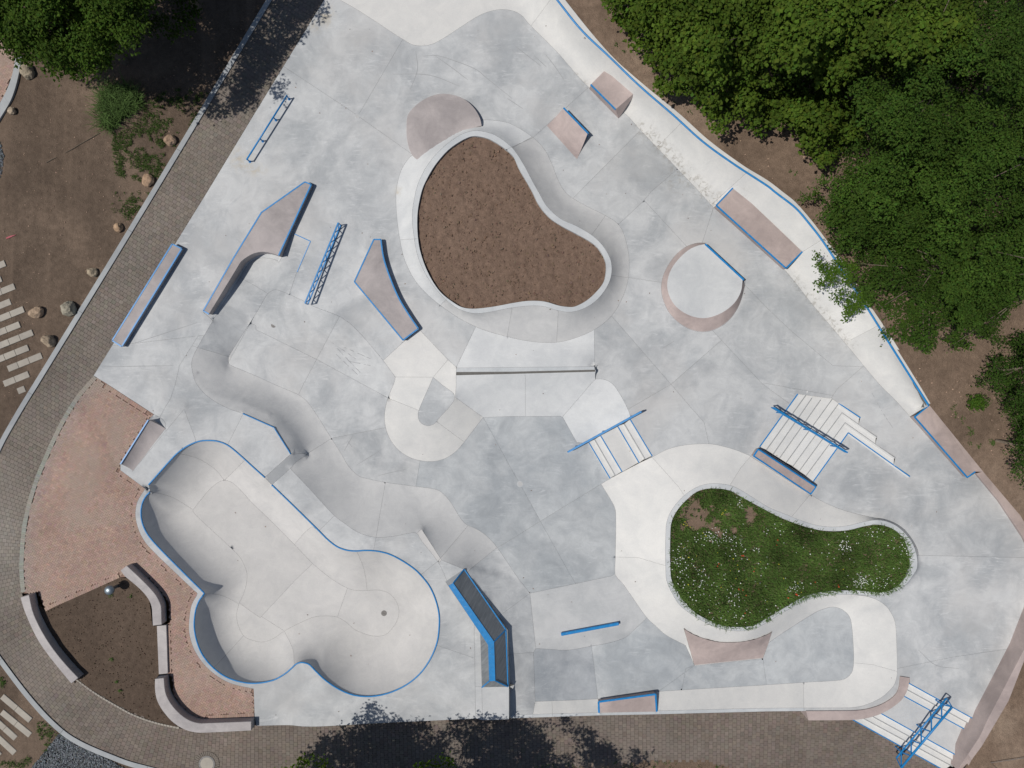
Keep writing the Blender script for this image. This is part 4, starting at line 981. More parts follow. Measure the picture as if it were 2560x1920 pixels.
def even_(Pp, n):
    l = np.concatenate([[0], np.cumsum(np.hypot(*np.diff(Pp, axis=0).T))]); s_ = np.linspace(0, l[-1], n); return np.stack([np.interp(s_, l, Pp[:, 0]), np.interp(s_, l, Pp[:, 1])], 1)
ki, ko = even_(ki, 24), even_(ko, 24)
for a_, b_ in ((0, 13), (13, 23)):
    q_ = [W(*p, 0.05) for p in ki[a_:b_+1]] + [W(*p, 0.05) for p in ko[a_:b_+1][::-1]]
    MB().prism(q_, [(p[0], p[1], -0.2) for p in q_]).build('kerb_stone', M['kerb'], kerb_root, bevel=0.006)

# planting bed between the benches
bed_w = t(0,3,(240,160),(395,302),(480,262),(700,165),(1040,12),(1190,30),(1290,200),(1316,425),(1360,432),(1374,850),(1340,900),(1345,1010),(1420,1190),(1540,1310),(1350,1275),(1150,1205),(1000,1125),(830,1025),(670,915),(600,900),(400,650),(250,380))
patch('bare_bed', np.array(bed_w), lambda p: -0.015 + 0 * p[:, 0], 9, M['darksoil'], rough=0.03, rs=1.2, label='bare dark soil bed between the curved benches')
# stone edging of the bed
edg = tag(empty('stone_edging'), 'row of small pale setts edging the bare soil bed', kind='structure')
el = resample(t(0,3,(655,905),(830,1030),(1000,1130),(1150,1210),(1350,1280),(1560,1325)), 2, True)
l = np.concatenate([[0], np.cumsum(np.hypot(*np.diff(el, axis=0).T))])
for k in range(int(l[-1] / 8.0)):
    a = np.array([np.interp(k*8+.3, l, el[:, 0]), np.interp(k*8+.3, l, el[:, 1])]); b = np.array([np.interp(k*8+7.6, l, el[:, 0]), np.interp(k*8+7.6, l, el[:, 1])])
    d = b - a; nn = np.array([d[1], -d[0]]) / np.hypot(*d) * 4.2
    q = [a, b, b + nn, a + nn]; zt = 0.02 + random.uniform(-.004, .006) + float(zpath(a[0]))
    m = MB().prism([W(*p, zt) for p in q], [(*W(*p, zt)[:2], zt - 0.1) for p in q])
    m.build('edge_sett', M['plank'], edg, bevel=0.008)

# ------------------------------------------------------------------ stairs
def at_z(p, z): return (*p[:2], z)
def stair(name, label, lines, zs, zend, parent_cat='stairs', nosing=(), nz=None, body='stair', depth=0.5):
    """lines: nosing lines from the top landing down (pixel polylines seen at the heights zs); one block per tread"""
    root = empty(name, W(*lines[0][0], zs[0] - 0.3)); tag(root, label, parent_cat)
    Wl = [[W(*p, z) for p in ln] for ln, z in zip(lines, zs)]
    return root, Wl
# east stairs: eight steps, the last three turn the corner
SL = [E1((195,790),(675,125)), E1((280,825),(775,140)), E1((365,880),(850,178)), E1((445,930),(960,200)), E1((530,985),(1110,185)), E1((615,1030),(1190,243)), E1((695,1090),(1230,360)), E1((780,1150),(1270,485)), E1((870,1225),(1310,612))]
zr = 1.0 / 9
zs = [-i * zr for i in range(9)]
root = tag(empty('stairs', W(*SL[4][0], -1.0)), 'wide white stairs with long handrail, treads turning a corner, on the right', 'stairs')
leg2 = {5: E1((1462,425),(1440,507)), 6: E1((1672,670),(1650,752)), 7: E1((1902,930),(1880,1018)), 8: E1((2085,1165),(2085,1165))}
Wl = []
for i, ln in enumerate(SL):
    p = [W(*q_, zs[i]) for q_ in ln]
    if i in leg2: p.append(W(*leg2[i][0], zs[i]))
    Wl.append(p)
def far(p, q_, k=0.25):
    d = np.array(q_[:2]) - np.array(p[:2]); d = d / np.linalg.norm(d) * k; return (q_[0] + d[0], q_[1] + d[1], q_[2])
def offset_line(ln, k, toward):
    """a copy of a line moved sideways by k towards the point"""
    P = np.array([p[:2] for p in ln]); out = []
    ns = []
    for a, b in zip(P[:-1], P[1:]):
        d = b - a; n_ = np.array([-d[1], d[0]]) / np.linalg.norm(d)
        if n_ @ (np.array(toward[:2]) - a) < 0: n_ = -n_
        ns.append(n_)
    for i, p in enumerate(P):
        if i == 0: o_ = ns[0]
        elif i == len(P) - 1: o_ = ns[-1]
        else: o_ = ns[i-1] + ns[i]; o_ = o_ / (1 + ns[i-1] @ ns[i])
        out.append(p + o_ * k)
    return out
def flight(root, Wl, zs, zlast, batter, grey, blue, nose_w=0.05, mats=None, depth=0.5, ends=None):
    n = len(Wl)
    for i in range(n - 1):
        a, b = list(Wl[i]), list(Wl[i + 1]); zt = zs[i + 1]
        if len(b) > len(a): b = b[:2]
        if ends and i in ends: b = [b[0], b[1], (*W(*ends[i], zt)[:2], zt)]
        elif ends and i < 5: a = [a[0], far(a[0], a[1])]; b = [b[0], far(b[0], b[1])]
        pts = [(*p[:2], zt) for p in a] + [(*p[:2], zt) for p in b[::-1]]
        MB().prism(pts, [(p[0], p[1], zt - depth) for p in pts]).build('step', (mats or {}).get(i, M['stair']), root, bevel=0.005)
    for i in range(n):                                    # battered risers below every nosing
        zlo = zs[i + 1] if i + 1 < n else zlast
        tgt = np.array(Wl[i + 1][0]) if i + 1 < n else np.array(Wl[i][0]) * 2 - np.array(Wl[i - 1][0])
        lo = offset_line(Wl[i], batter, tgt)
        MB().strip([(p[0], p[1], zs[i] - 0.002) for p in Wl[i]], [(p[0], p[1], zlo + 0.002) for p in lo]).build('riser', M['stair'], root)
        ln = [(p[0], p[1], p[2] + 0.005) for p in Wl[i]]; m = MB()
        for a, b in zip(ln[:-1], ln[1:]): m.bar(a, b, nose_w if i in blue else grey, 0.012)
        m.build('nosing', M['blue'] if i in blue else M['nosing'], root)
flight(root, Wl, zs, -1.0, 0.075, 0.035, {0, 8}, 0.055, ends={5: leg2[5][1], 6: leg2[6][1], 7: leg2[7][1]})
def strip_on(line3, w, h=0.012, name='nosing', parent=None, mat='blue', side=0.0):
    m = MB()
    for a, b in zip(line3[:-1], line3[1:]): m.bar(a, b, w, h)
    return m.build(name, M[mat], parent)
up = lambda L_, dz=0.012: [(p[0], p[1], p[2] + dz) for p in L_]
strip_on(up([Wl[5][1], Wl[5][2]]), 0.055, parent=root)
# middle stairs
ML = [G3((1545,385),(1980,1110)), G3((1430,475),(1840,1170)), G3((1295,515),(1720,1240)), G3((960,705),(1385,1420)), G3((845,785),(1250,1490)), G3((725,835),(1145,1545))]
mz = [0, -0.133, -0.266, -0.4, -0.533, -0.666]
root = tag(empty('stairs', W(*ML[2][0], -0.8)), 'short white stairs with blue nosings and a landing, in the middle', 'stairs')
Wm = [[W(*q_, z) for q_ in ln] for ln, z in zip(ML, mz)]
flight(root, Wm, mz, -0.8, 0.04, 0.045, {0, 2, 3, 5}, 0.05, {2: M['cream']})
# south-east stairs down to the path
G2 = lambda *p: g(2120, 1660, 440/2212.0, *p)
NL = [G2((780,250),(1600,702)), G2((765,335),(1540,760)), G2((700,402),(1480,826)), G2((425,628),(1335,1132)), G2((325,668),(1300,1200)), G2((215,695),(1290,1275)), G2((60,700),(1180,1320))]
nz_ = [-1.0, -1.13, -1.26, -1.39, -1.52, -1.65, -1.78]
root = tag(empty('stairs', W(*NL[3][0], -1.9)), 'white stairs with blue nosings leading down to the path, lower right corner', 'stairs')
Wn_ = [[W(*q_, z) for q_ in ln] for ln, z in zip(NL, nz_)]
Wx = []
for p, q_ in Wn_: Wx.append([far(q_, p, 0.10), far(p, q_, 0.12)])
flight(root, Wx, nz_, -1.9, 0.04, 0.05, {0, 2, 3, 6}, 0.05, {2: M['deck']})

# ------------------------------------------------------------------ walls, ledges and blocks
def slab_block(name, label, cat, top_px, zt, zb, mat, edge=None, group=None, bevel=0.008, base_px=None, edge_w=0.045, root=None):
    """a cast block: traced top at height zt (number or list), straight sides down to zb (number or list); edge = list of index runs that carry a blue steel angle"""
    n = len(top_px); zts = list(zt) if hasattr(zt, '__len__') else [zt] * n; zbs = list(zb) if hasattr(zb, '__len__') else [zb] * n
    T = [W(*p, z) for p, z in zip(top_px, zts)]
    Bm = [W(*p, z) for p, z in zip(base_px, zbs)] if base_px is not None else [(q_[0], q_[1], z) for q_, z in zip(T, zbs)]
    if root is None: root = tag(empty(name, tuple(np.mean(np.array(Bm), 0))), label, cat, group)
    MB().prism(T, Bm).build('body', mat, root, bevel=bevel)
    for run in (edge or []):
        pts = [T[i % n] for i in run]
        m = MB()
        cen = np.mean(np.array(T), 0)
        for a, b in zip(pts[:-1], pts[1:]):
            m.bar((a[0], a[1], a[2] - 0.018), (b[0], b[1], b[2] - 0.018), edge_w * 1.5, 0.06)
        m.build('steel_edge', M['blue'], root)
    return root
def arc(pts, step=10): return [tuple(p) for p in resample(pts, step, True)]

# long ledge on the left
c4 = t(0,1,(1488,450),(1570,490),(1052,1335),(970,1283))
slab_block('grind_ledge', 'long narrow pink ledge with blue edges beside the brown path', 'ledge', c4, 0.28, -0.02, M['pinkgrey'], [[0, 1, 2, 3, 0]])
# big hubba with the scooped end
hp = G4((1300,68),(1372,98),(997,915),(930,893),(870,877),(820,872),(770,876),(720,888),(680,905),(640,928),(600,955),(560,990),(195,1590),(130,1552),(475,950),(560,810),(800,420))
zb_h = [-0.03]*2 + [-0.32, -0.36, -0.37, -0.38, -0.38, -0.40, -0.40, -0.41, -0.42, -0.42, -0.30, -0.03, -0.03, -0.03, -0.03]
slab_block('hubba_ledge', 'large pink wedge shaped ledge with blue edges and scooped end', 'ledge', hp, 0.31, zb_h, M['pinkgrey'], [[12, 13, 14, 15, 16, 0, 1, 2]])
# blade shaped ledge
bp = t(1,1,(1018,410),(1078,410)) + arc(t(1,1,(1078,410),(1100,560),(1150,720),(1230,910),(1320,1060),(1402,1180)), 8)[1:] + t(1,1,(1270,1280),(850,775))
nb_ = len(bp)
slab_block('curved_ledge', 'pink ledge shaped like a curved blade with blue edges', 'ledge', bp, 0.30, -0.03, M['pinkgrey'], [list(range(nb_)) + [0]])
# round tilted pad next to the kidney bed
pp = arc(t(1,0,(1440,1415),(1350,1340),(1310,1230),(1300,1120),(1310,1000),(1360,930),(1450,860),(1550,818),(1640,810),(1740,830),(1820,870),(1890,940),(1935,1020),(1950,1085)), 8) + arc(t(1,0,(1950,1085),(1850,1112),(1750,1150),(1650,1212),(1550,1305),(1440,1415)), 8)[1:-1]
zz = [0.03 + 0.27 * max(0, min(1, (p[0] - 1015) / 190)) for p in pp]
slab_block('round_pad', 'flat round pinkish grey pad above the kidney bed', 'pad', pp, zz, -0.03, M['pinkgrey'])
# two wedges at the north-east bank
w1 = t(2,0,(680,730),(795,615),(1080,785),(895,945))
slab_block('bank_block', 'pink block jutting from the white bank with blue front edge', 'ledge', w1, [0.52, 0.55, 0.6, 0.52], [-0.02, 0.1, 0.1, -0.02], M['pink'], [[0, 3]], base_px=t(2,0,(666,768),(800,625),(1070,800),(921,1027)))
r_ = tag(empty('mini_quarter_pipe', W(1430, 340, 0)), 'small pink quarter pipe with a blue lip facing the kidney bed', 'ramp')
lipa, lipb = t(2,0,(445,932))[0], t(2,0,(655,1150))[0]; fta, ftb = t(2,0,(300,1085))[0], t(2,0,(562,1376))[0]
m = MB(); nseg = 10; rows = []
LA, LB = np.array(W(*lipa, 0.5)), np.array(W(*lipb, 0.5)); FA, FB = np.array(W(*fta, 0.0)), np.array(W(*ftb, 0.0))
v_, f_ = [], []
for k in range(nseg + 1):
    s = k / nseg; zk = 0.5 * s ** 2.0
    for a_, b_ in ((FA, LA), (FB, LB)):
        pxy = a_[:2] + (b_[:2] - a_[:2]) * s; v_.append((pxy[0], pxy[1], zk + 0.002))
for k in range(nseg): f_.append((2*k, 2*k + 1, 2*k + 3, 2*k + 2))
n0 = len(v_)
for k in range(nseg + 1):
    for e in (0, 1): v_.append((v_[2*k + e][0], v_[2*k + e][1], -0.02))
for k in range(nseg):
    f_.append((2*k, 2*k + 2, n0 + 2*k + 2, n0 + 2*k)); f_.append((2*k + 1, 2*k + 3, n0 + 2*k + 3, n0 + 2*k + 1))
f_.append((2*nseg, 2*nseg + 1, n0 + 2*nseg + 1, n0 + 2*nseg))
m.add(v_, f_); m.build('body', M['pink'], r_)
strip_on([tuple(LA), tuple(LB)], 0.07, 0.06, 'coping', r_); strip_on([(LB[0] + 0.02, LB[1], 0.5), (LB[0] + 0.02, LB[1], 0.0)], 0.05, 0.05, 'steel_edge', r_)
# long ledge set in the north-east bank
ld = [t(2,1,(1765,115))[0], t(2,0,(1920,1612))[0], t(3,1,(297,515))[0], t(3,1,(155,658))[0]]
slab_block('bank_ledge', 'long pink ledge set in the white bank, blue front edge', 'ledge', ld, 0.42, [-0.03, 0.1, 0.1, -0.03], M['pink'], [[1, 0, 3, 2]])
# round manual pad with cut side
tp = arc(t(2,1,(1668,450),(1600,465),(1520,505),(1430,590),(1370,680),(1342,780),(1350,870),(1400,970),(1490,1045),(1600,1085),(1700,1085),(1820,1040),(1920,960),(1978,860),(1992,760)), 9)
bp_ = resample(t(2,1,(1665,440),(1600,440),(1500,475),(1400,560),(1320,690),(1290,800),(1300,910),(1350,1030),(1440,1130),(1560,1195),(1680,1208),(1800,1165),(1900,1080),(1970,960),(2012,810)), 9, True)
lb_ = np.concatenate([[0], np.cumsum(np.hypot(*np.diff(bp_, axis=0).T))]); ss = np.linspace(0, lb_[-1], len(tp))
bpx = [(np.interp(s, lb_, bp_[:, 0]), np.interp(s, lb_, bp_[:, 1])) for s in ss]
r_ = tag(empty('round_manual_pad', W(1760, 715, 0)), 'round white topped pad with pink sloping side and one straight blue edge', 'pad')
zt_ = 0.36
Tt = [W(*p, zt_) for p in tp]; Bb = [W(*p, -0.01) for p in bpx]
MB().strip(Tt, Bb).add([Tt[0], Tt[-1], Bb[-1], Bb[0]], [(0, 1, 2, 3)]).build('side', M['pink'], r_, True)
MB().add([(*p[:2], zt_ + 0.001) for p in Tt], [tuple(range(len(Tt)))]).build('top', M['pale'], r_)
strip_on([(Tt[0][0], Tt[0][1], zt_), (Tt[-1][0] + 0.06, Tt[-1][1], zt_)], 0.085, 0.05, 'steel_edge', r_)
# hubba beside the east stairs
hb = E1((178,820),(905,1292),(838,1383),(122,905))
slab_block('stair_hubba', 'sloping pink hubba ledge with blue rim along the wide stairs', 'ledge', hb, [0.35, -0.62, -0.62, 0.35], [-0.05, -1.05, -1.05, -0.1], M['pink'], [[0, 1, 2, 3, 0]])
# east ledge and east wall
el_ = t(3,2,(1268,285),(1395,180),(1415,160),(1900,760),(1790,757),(1722,806))
slab_block('wall_ledge', 'pink ledge with blue front edge at the end of the bank, right', 'ledge', el_, [0.0, 0.05, 0.05, -0.55, -0.55, -0.55], [-0.5, -0.3, -0.3, -1.0, -1.05, -1.05], M['pink'], [[1, 0, 5, 4]])
ew_in = t(3,2,(1800,772),(2000,1015),(2212,1332)) + [(2612, 1428), (2618, 1452)] + t(3,3,(2212,640),(2000,1050),(1900,1240),(1830,1390),(1730,1540),(1640,1680))
ew_out = t(3,2,(1890,748),(2060,950),(2212,1132)) + [(2640, 1400), (2650, 1470)] + t(3,3,(2212,740),(2080,1080),(1950,1300),(1850,1470),(1760,1590),(1715,1680))
zw = [-0.8, -0.82, -0.8, -0.4, -0.2, 0.0, 0.0, 0.0, -0.1, -0.35, -1.05]
r_ = tag(empty('boundary_wall', W(2530, 1500, -1)), 'low pink concrete wall along the right edge of the park', 'wall')
Pi = [W(*p, z) for p, z in zip(ew_in, zw)]; Po = [W(*p, z) for p, z in zip(ew_out, zw)]
m = MB(); n = len(Pi)
vv = Pi + Po + [(p[0], p[1], -2.1) for p in Pi] + [(p[0], p[1], -2.1) for p in Po]; ff = []
for i in range(n - 1): ff += [(i, i+1, n+i+1, n+i), (i, i+1, 2*n+i+1, 2*n+i), (n+i, n+i+1, 3*n+i+1, 3*n+i)]
ff += [(0, n, 3*n, 2*n), (n-1, 2*n-1, 4*n-1, 3*n-1)]
m.add(vv, ff); m.build('body', M['pink'], r_, bevel=0.01)
# curved wall at the corner of the pocket
ci = arc(t(3,3,(1145,868),(1130,980),(1080,1050),(960,1120),(800,1160),(560,1166),(330,1167)), 8)
co = arc(t(3,3,(1226,880),(1215,950),(1180,1040),(1100,1120),(980,1190),(850,1230),(720,1245),(350,1248)), 8)
l1 = np.array(ci); l2 = np.array(co); nn = 26
def even(Pp, n):
    Pp = np.array(Pp); l = np.concatenate([[0], np.cumsum(np.hypot(*np.diff(Pp, axis=0).T))]); s = np.linspace(0, l[-1], n)
    return [(np.interp(x, l, Pp[:, 0]), np.interp(x, l, Pp[:, 1])) for x in s]
ci, co = even(ci, nn), even(co, nn)
slab_block('curved_wall', 'curved pink wall sweeping round the pocket corner to the stairs', 'wall', ci + co[::-1], -0.93, [-1.1]*nn + [-1.95]*nn, M['pink'])
# pink bank under the flower bed: a plate laid on the transition
tz_top = arc(t(2,3,(1487,458),(1570,508),(1680,548),(1800,573),(1950,573),(2080,553),(2212,505)) + t(3,3,(35,483)), 8)
tr_ = tz_top + t(3,3,(0,592)) + t(2,3,(2168,708),(1577,770))
r_ = tag(empty('pink_bank', W(1820, 1640, -1.6)), 'pink trapezoid bank set below the flower bed', 'ramp')
zpk = lambda p: np.array([park_z(*q_) for q_ in p]) + 0.085
pb_o = patch('face', np.array(tr_), zpk, 6, M['pink'], r_, None)
tr2 = resample(tr_[len(tz_top)-1:] + tr_[:1], 6, False)
wall_down(tr2, zpk(tr2), 0.12, 'rim', M['groove'], r_)
# ledge set in the south quarter
lb4 = t(2,3,(748,1088),(1240,1022),(1250,1172),(752,1182))
slab_block('box_ledge', 'small pink box ledge with blue rim in the lower bank', 'ledge', lb4, [-0.88, -0.93, -0.93, -0.88], [-1.45, -1.45, -1.2, -1.2], M['pink'], [[3, 0, 1, 2]], edge_w=0.06)
# low wall between the brick terrace and the bare bed
slab_block('low_wall', 'low flat pink kerb wall between bare bed and red brick', 'wall', t(0,3,(1355,432),(1436,425),(1450,842),(1372,850)), 0.10, -0.1, M['bench'])
# curved benches
b1 = arc(t(0,3,(175,185),(210,300),(260,420),(330,560),(420,690),(520,815),(615,930)), 10) + arc(t(0,3,(675,880),(580,780),(480,660),(400,545),(330,420),(280,300),(250,165)), 10)
slab_block('curved_bench', 'long curved concrete bench on the left of the bare bed', 'bench', b1, 0.46, -0.05, M['bench'], bevel=0.015)
b2 = t(0,2,(1040,1612),(1095,1570)) + arc(t(0,3,(1190,0),(1300,110),(1355,180),(1390,260),(1394,340),(1397,420)), 8) + arc(t(0,3,(1320,430),(1315,340),(1308,265),(1278,195),(1210,115),(1075,0)), 8)
slab_block('curved_bench', 'bent concrete bench at the upper right of the bare bed', 'bench', b2, 0.46, -0.05, M['bench'], bevel=0.015)
b3 = arc(t(0,3,(1338,890),(1340,1000),(1362,1090),(1420,1185),(1500,1270),(1600,1330),(1700,1354),(1800,1354),(2170,1336)), 10) + arc(t(0,3,(2170,1258),(1800,1272),(1720,1273),(1640,1250),(1560,1197),(1480,1110),(1430,1010),(1415,882)), 10)
slab_block('curved_bench', 'L shaped curved concrete bench at the lower right of the bare bed', 'bench', b3, 0.46, -0.06, M['bench'], bevel=0.015)
# small quarter on the brick terrace side
qa, qb = t(0,2,(1282,310))[0], t(0,2,(1042,692))[0]; ra, rb_ = t(0,2,(1428,385))[0], t(0,2,(1150,752))[0]
r_ = tag(empty('edge_quarter_pipe', W(*qa, 0)), 'pinkish quarter pipe with pale blue lip at the brick terrace', 'ramp')
v_, f_ = [], []
TA, TB, UA, UB = np.array(W(*qa, 0.62)), np.array(W(*qb, 0.62)), np.array(W(*ra, 0.305)), np.array(W(*rb_, 0.305))
for k in range(11):
    s = k / 10; zk = 0.303 + 0.32 * (1 - s) ** 2
    for a_, b_ in ((TA, UA), (TB, UB)):
        pxy = a_[:2] + (b_[:2] - a_[:2]) * s; v_.append((pxy[0], pxy[1], zk))
for k in range(10): f_.append((2*k, 2*k+1, 2*k+3, 2*k+2))
n0 = len(v_); v_ += [(p[0], p[1], -0.05) for p in v_]
for k in range(10): f_ += [(2*k, 2*k+2, n0+2*k+2, n0+2*k), (2*k+1, 2*k+3, n0+2*k+3, n0+2*k+1)]
f_.append((0, 1, n0+1, n0))
MB().add(v_, f_).build('body', M['pinkgrey'], r_)
strip_on([tuple(TA), tuple(TB)], 0.06, 0.06, 'coping', r_)

strip_on([W(*t(0,2,(1592,214))[0], 0.302), W(*t(0,2,(1142,757))[0], 0.302)], 0.012, 0.012, 'steel_strip', r_, 'nosing')

# angular barrier with blue cap and dark panels
GA = lambda *p: g(1080, 1400, 240/1171.0, *p)
cap = GA((200,312),(258,282),(757,997),(772,1475),(697,1480),(684,1037))
zc_ = 0.78
r_ = tag(empty('wall_ride', W(1220, 1600, 0)), 'bent wedge barrier with bright blue cap and dark grey sides', 'ramp')
C_ = [W(*p, zc_) for p in cap]
rb = GA((392,112),(900,850),(925,1545)); lbp = GA((210,235),(585,880),(608,1553))
zl = 0.0
Rb = [W(*p, 0.02) for p in rb]; Lb = [W(*GA((215,330))[0], 0.02), W(*p_, 0.02) if False else W(*GA((588,895))[0], 0.02), W(*lbp[2], 0.02)]
Lb[0] = (C_[0][0] - 0.22, C_[0][1] - 0.02, 0.02)
MB().prism(C_, [(p[0], p[1], zc_ - 0.035) for p in C_], True).build('cap', M['blue'], r_)
zq = zc_ - 0.03
k1, k2, k3, k4, k5, k6 = [(p[0], p[1], zq) for p in C_]
MB().add([k2, k3, Rb[1], Rb[0]], [(0, 1, 2, 3)]).build('side_panel', M['panel'], r_)
MB().add([k3, k4, Rb[2], Rb[1]], [(0, 1, 2, 3)]).build('side_panel', M['panel'], r_)
MB().add([k6, k1, Lb[0], Lb[1]], [(0, 1, 2, 3)]).build('side_panel', M['panel'], r_)
MB().add([k5, k6, Lb[1], Lb[2]], [(0, 1, 2, 3)]).build('side_panel', M['panel'], r_)
MB().add([k4, k5, Lb[2], Rb[2]], [(0, 1, 2, 3)]).build('end_panel', M['panel'], r_)
MB().add([k1, k2, Rb[0], Lb[0]], [(0, 1, 2, 3)]).build('end_panel', M['rim'], r_)
fr = MB()
for a_, b_ in ((Rb[0], Rb[1]), (Rb[1], Rb[2]), (k2, Rb[0]), (k3, Rb[1]), (k4, Rb[2]), (k5, Lb[2])):
    fr.bar((a_[0], a_[1], a_[2] + 0.012), (b_[0], b_[1], b_[2] + 0.012), 0.06, 0.03)
fr.build('frame', M['blue'], r_)
# ------------------------------------------------------------------ rails
def tube_rail(name, label, top_px, h, feet_idx, r=0.03, zb=0.0):
    root = tag(empty(name, W(*top_px[0], zb)), label, 'rail')
    T = [np.array(W(*p, zb + h)) for p in top_px]
    MB().tube(T, r, 10).build('top_rail', M['blue'], root, True)
    for f in feet_idx:
        p = T[0] + (T[-1] - T[0]) * f
        lg = MB().tube([(p[0], p[1], zb + h), (p[0], p[1], zb - 0.01)], r * 0.8, 8).build('leg', M['blue'], root, True)
        MB().tube([(p[0], p[1], zb + 0.012), (p[0], p[1], zb + 0.0)], 0.07, 10).build('foot_plate', M['blue'], lg)
    return root
G8 = lambda *p: g(580, 220, 200/1659.0, *p)
tube_rail('flat_rail', 'low blue round rail on four legs near the path, upper left', G8((1142,150),(302,1490)), 0.40, (0.01, 0.34, 0.67, 0.99), 0.04)
# flat truss rail
r_ = tag(empty('truss_rail', W(810, 650, 0)), 'blue lattice truss rail between the two pink ledges', 'rail')
ta, tb = np.array(W(*G4((1685,540))[0], 0.52)), np.array(W(*G4((1302,1465))[0], 0.52))
ba, bb = np.array([ta[0], ta[1], 0.04]), np.array([tb[0], tb[1], 0.04])
MB().bar(ta, tb, 0.07, 0.06).build('top_rail', M['blue'], r_); MB().bar(ba, bb, 0.06, 0.05).build('bottom_rail', M['blue'], r_)
nz2 = 16
for k in range(nz2):
    a_ = (ta if k % 2 == 0 else ba) + ((tb - ta) if k % 2 == 0 else (bb - ba)) * (k / nz2)
    b_ = (ba if k % 2 == 0 else ta) + ((bb - ba) if k % 2 == 0 else (tb - ta)) * ((k + 1) / nz2)
    MB().bar(a_, b_, 0.038, 0.032).build('brace', M['blue'], r_)
for f in (0.0, 1.0):
    a_ = ta + (tb - ta) * f; MB().bar(a_, (a_[0], a_[1], 0.0), 0.045, 0.045).build('post', M['blue'], r_)
def sloped_truss(name, label, pa, pb, za, zb_, ga, gb, gap, nbr):
    """a vertical lattice rail that follows a stair: top chord pa->pb at heights za, zb_; the ground lies ga, gb"""
    root = tag(empty(name, W(*pa, ga)), label, 'rail')
    A0, B0 = np.array(W(*pa, za)), np.array(W(*pb, zb_)); A1, B1 = A0 - [0, 0, gap], B0 - [0, 0, gap]
    MB().bar(A0, B0, 0.075, 0.06).build('top_rail', M['blue'], root); MB().bar(A1, B1, 0.045, 0.045).build('bottom_rail', M['blue'], root)
    for k in range(nbr):
        s0, s1 = k / nbr, (k + 1) / nbr
        a_ = (A0 + (B0 - A0) * s0) if k % 2 == 0 else (A1 + (B1 - A1) * s0); b_ = (A1 + (B1 - A1) * s1) if k % 2 == 0 else (A0 + (B0 - A0) * s1)
        MB().bar(a_, b_, 0.026, 0.026).build('brace', M['blue'], root)
    for s in (0.0, 1.0): MB().bar(A0 + (B0 - A0) * s, A1 + (B1 - A1) * s, 0.045, 0.045).build('end_bar', M['blue'], root)
    for s in (0.12, 0.5, 0.88):
        p = A1 + (B1 - A1) * s; gz = ga + (gb - ga) * s
        MB().bar(p, (p[0], p[1], gz - 0.1), 0.045, 0.045).build('post', M['blue'], root)
    return root
sloped_truss('stair_rail', 'long blue lattice handrail down the wide stairs on the right', E1((372,298))[0], E1((1300,862))[0], 0.95, -0.05, 0.0, -1.0, 0.30, 8)
sloped_truss('stair_rail', 'blue lattice handrail beside the short middle stairs', G3((1765,232))[0], G3((318,1028))[0], 0.66, -0.25, 0.0, -0.8, 0.28, 8)
# the truss over the south-east stairs: two chords side by side
r_ = tag(empty('truss_rail', W(2340, 1800, -1.5)), 'wide blue truss rail crossing the stairs in the lower right corner', 'rail')
La, Lb_ = np.array(W(*G2((1240,428))[0], -0.22)), np.array(W(*G2((608,1180))[0], -1.12))
Ra, Rb_ = np.array(W(*G2((1308,540))[0], -0.02)), np.array(W(*G2((668,1305))[0], -0.92))
La2, Lb2 = np.array(W(*G2((1240,428))[0], -0.52)), np.array(W(*G2((608,1180))[0], -1.42))
MB().tube([Ra, Rb_], 0.055, 8).build('top_rail', M['blue'], r_, True); MB().tube([La2, Lb2], 0.042, 8).build('bottom_rail', M['blue'], r_, True)
nbz = 10
for k in range(nbz):
    s0, s1 = k / nbz, (k + 1) / nbz
    a_ = (Ra + (Rb_ - Ra) * s0) if k % 2 == 0 else (La2 + (Lb2 - La2) * s0); b_ = (La2 + (Lb2 - La2) * s1) if k % 2 == 0 else (Ra + (Rb_ - Ra) * s1)
    MB().bar(a_, b_, 0.05, 0.05).build('brace', M['blue'], r_)
MB().bar(Ra, La2, 0.04, 0.04).build('end_bar', M['blue'], r_); MB().bar(Rb_, Lb2, 0.04, 0.04).build('end_bar', M['blue'], r_)
for s in (0.1, 0.5, 0.9):
    p = La2 + (Lb2 - La2) * s; gz = -1.05 - 0.85 * s
    MB().bar(p, (p[0], p[1], gz - 0.15), 0.05, 0.05).build('post', M['blue'], r_)
# bar on the hump
r_ = tag(empty('slappy_bar', W(1470, 1575, -0.9)), 'short thick blue bar on the hump in the lower middle', 'rail')
a_, b_ = np.array(W(*t(2,3,(424,503))[0], -0.80)), np.array(W(*t(2,3,(922,410))[0], -0.80))
MB().bar(a_, b_, 0.15, 0.14).build('bar', M['blue'], r_, bevel=0.02)
# flush steel edge beside the hubba
r_ = tag(empty('edge_strip', W(776, 604, 0)), 'thin blue angled steel strip set flush beside the pink hubba', 'edge strip')
es_ = G4((1175,665),(1365,752),(1210,1105)); ez_ = [0.006, 0.006, -0.13]
m = MB()
for (p, z0), (q_, z1) in zip(list(zip(es_, ez_))[:-1], list(zip(es_, ez_))[1:]): m.bar(W(*p, z0), W(*q_, z1), 0.04, 0.012)
m.build('strip', M['blue'], r_)

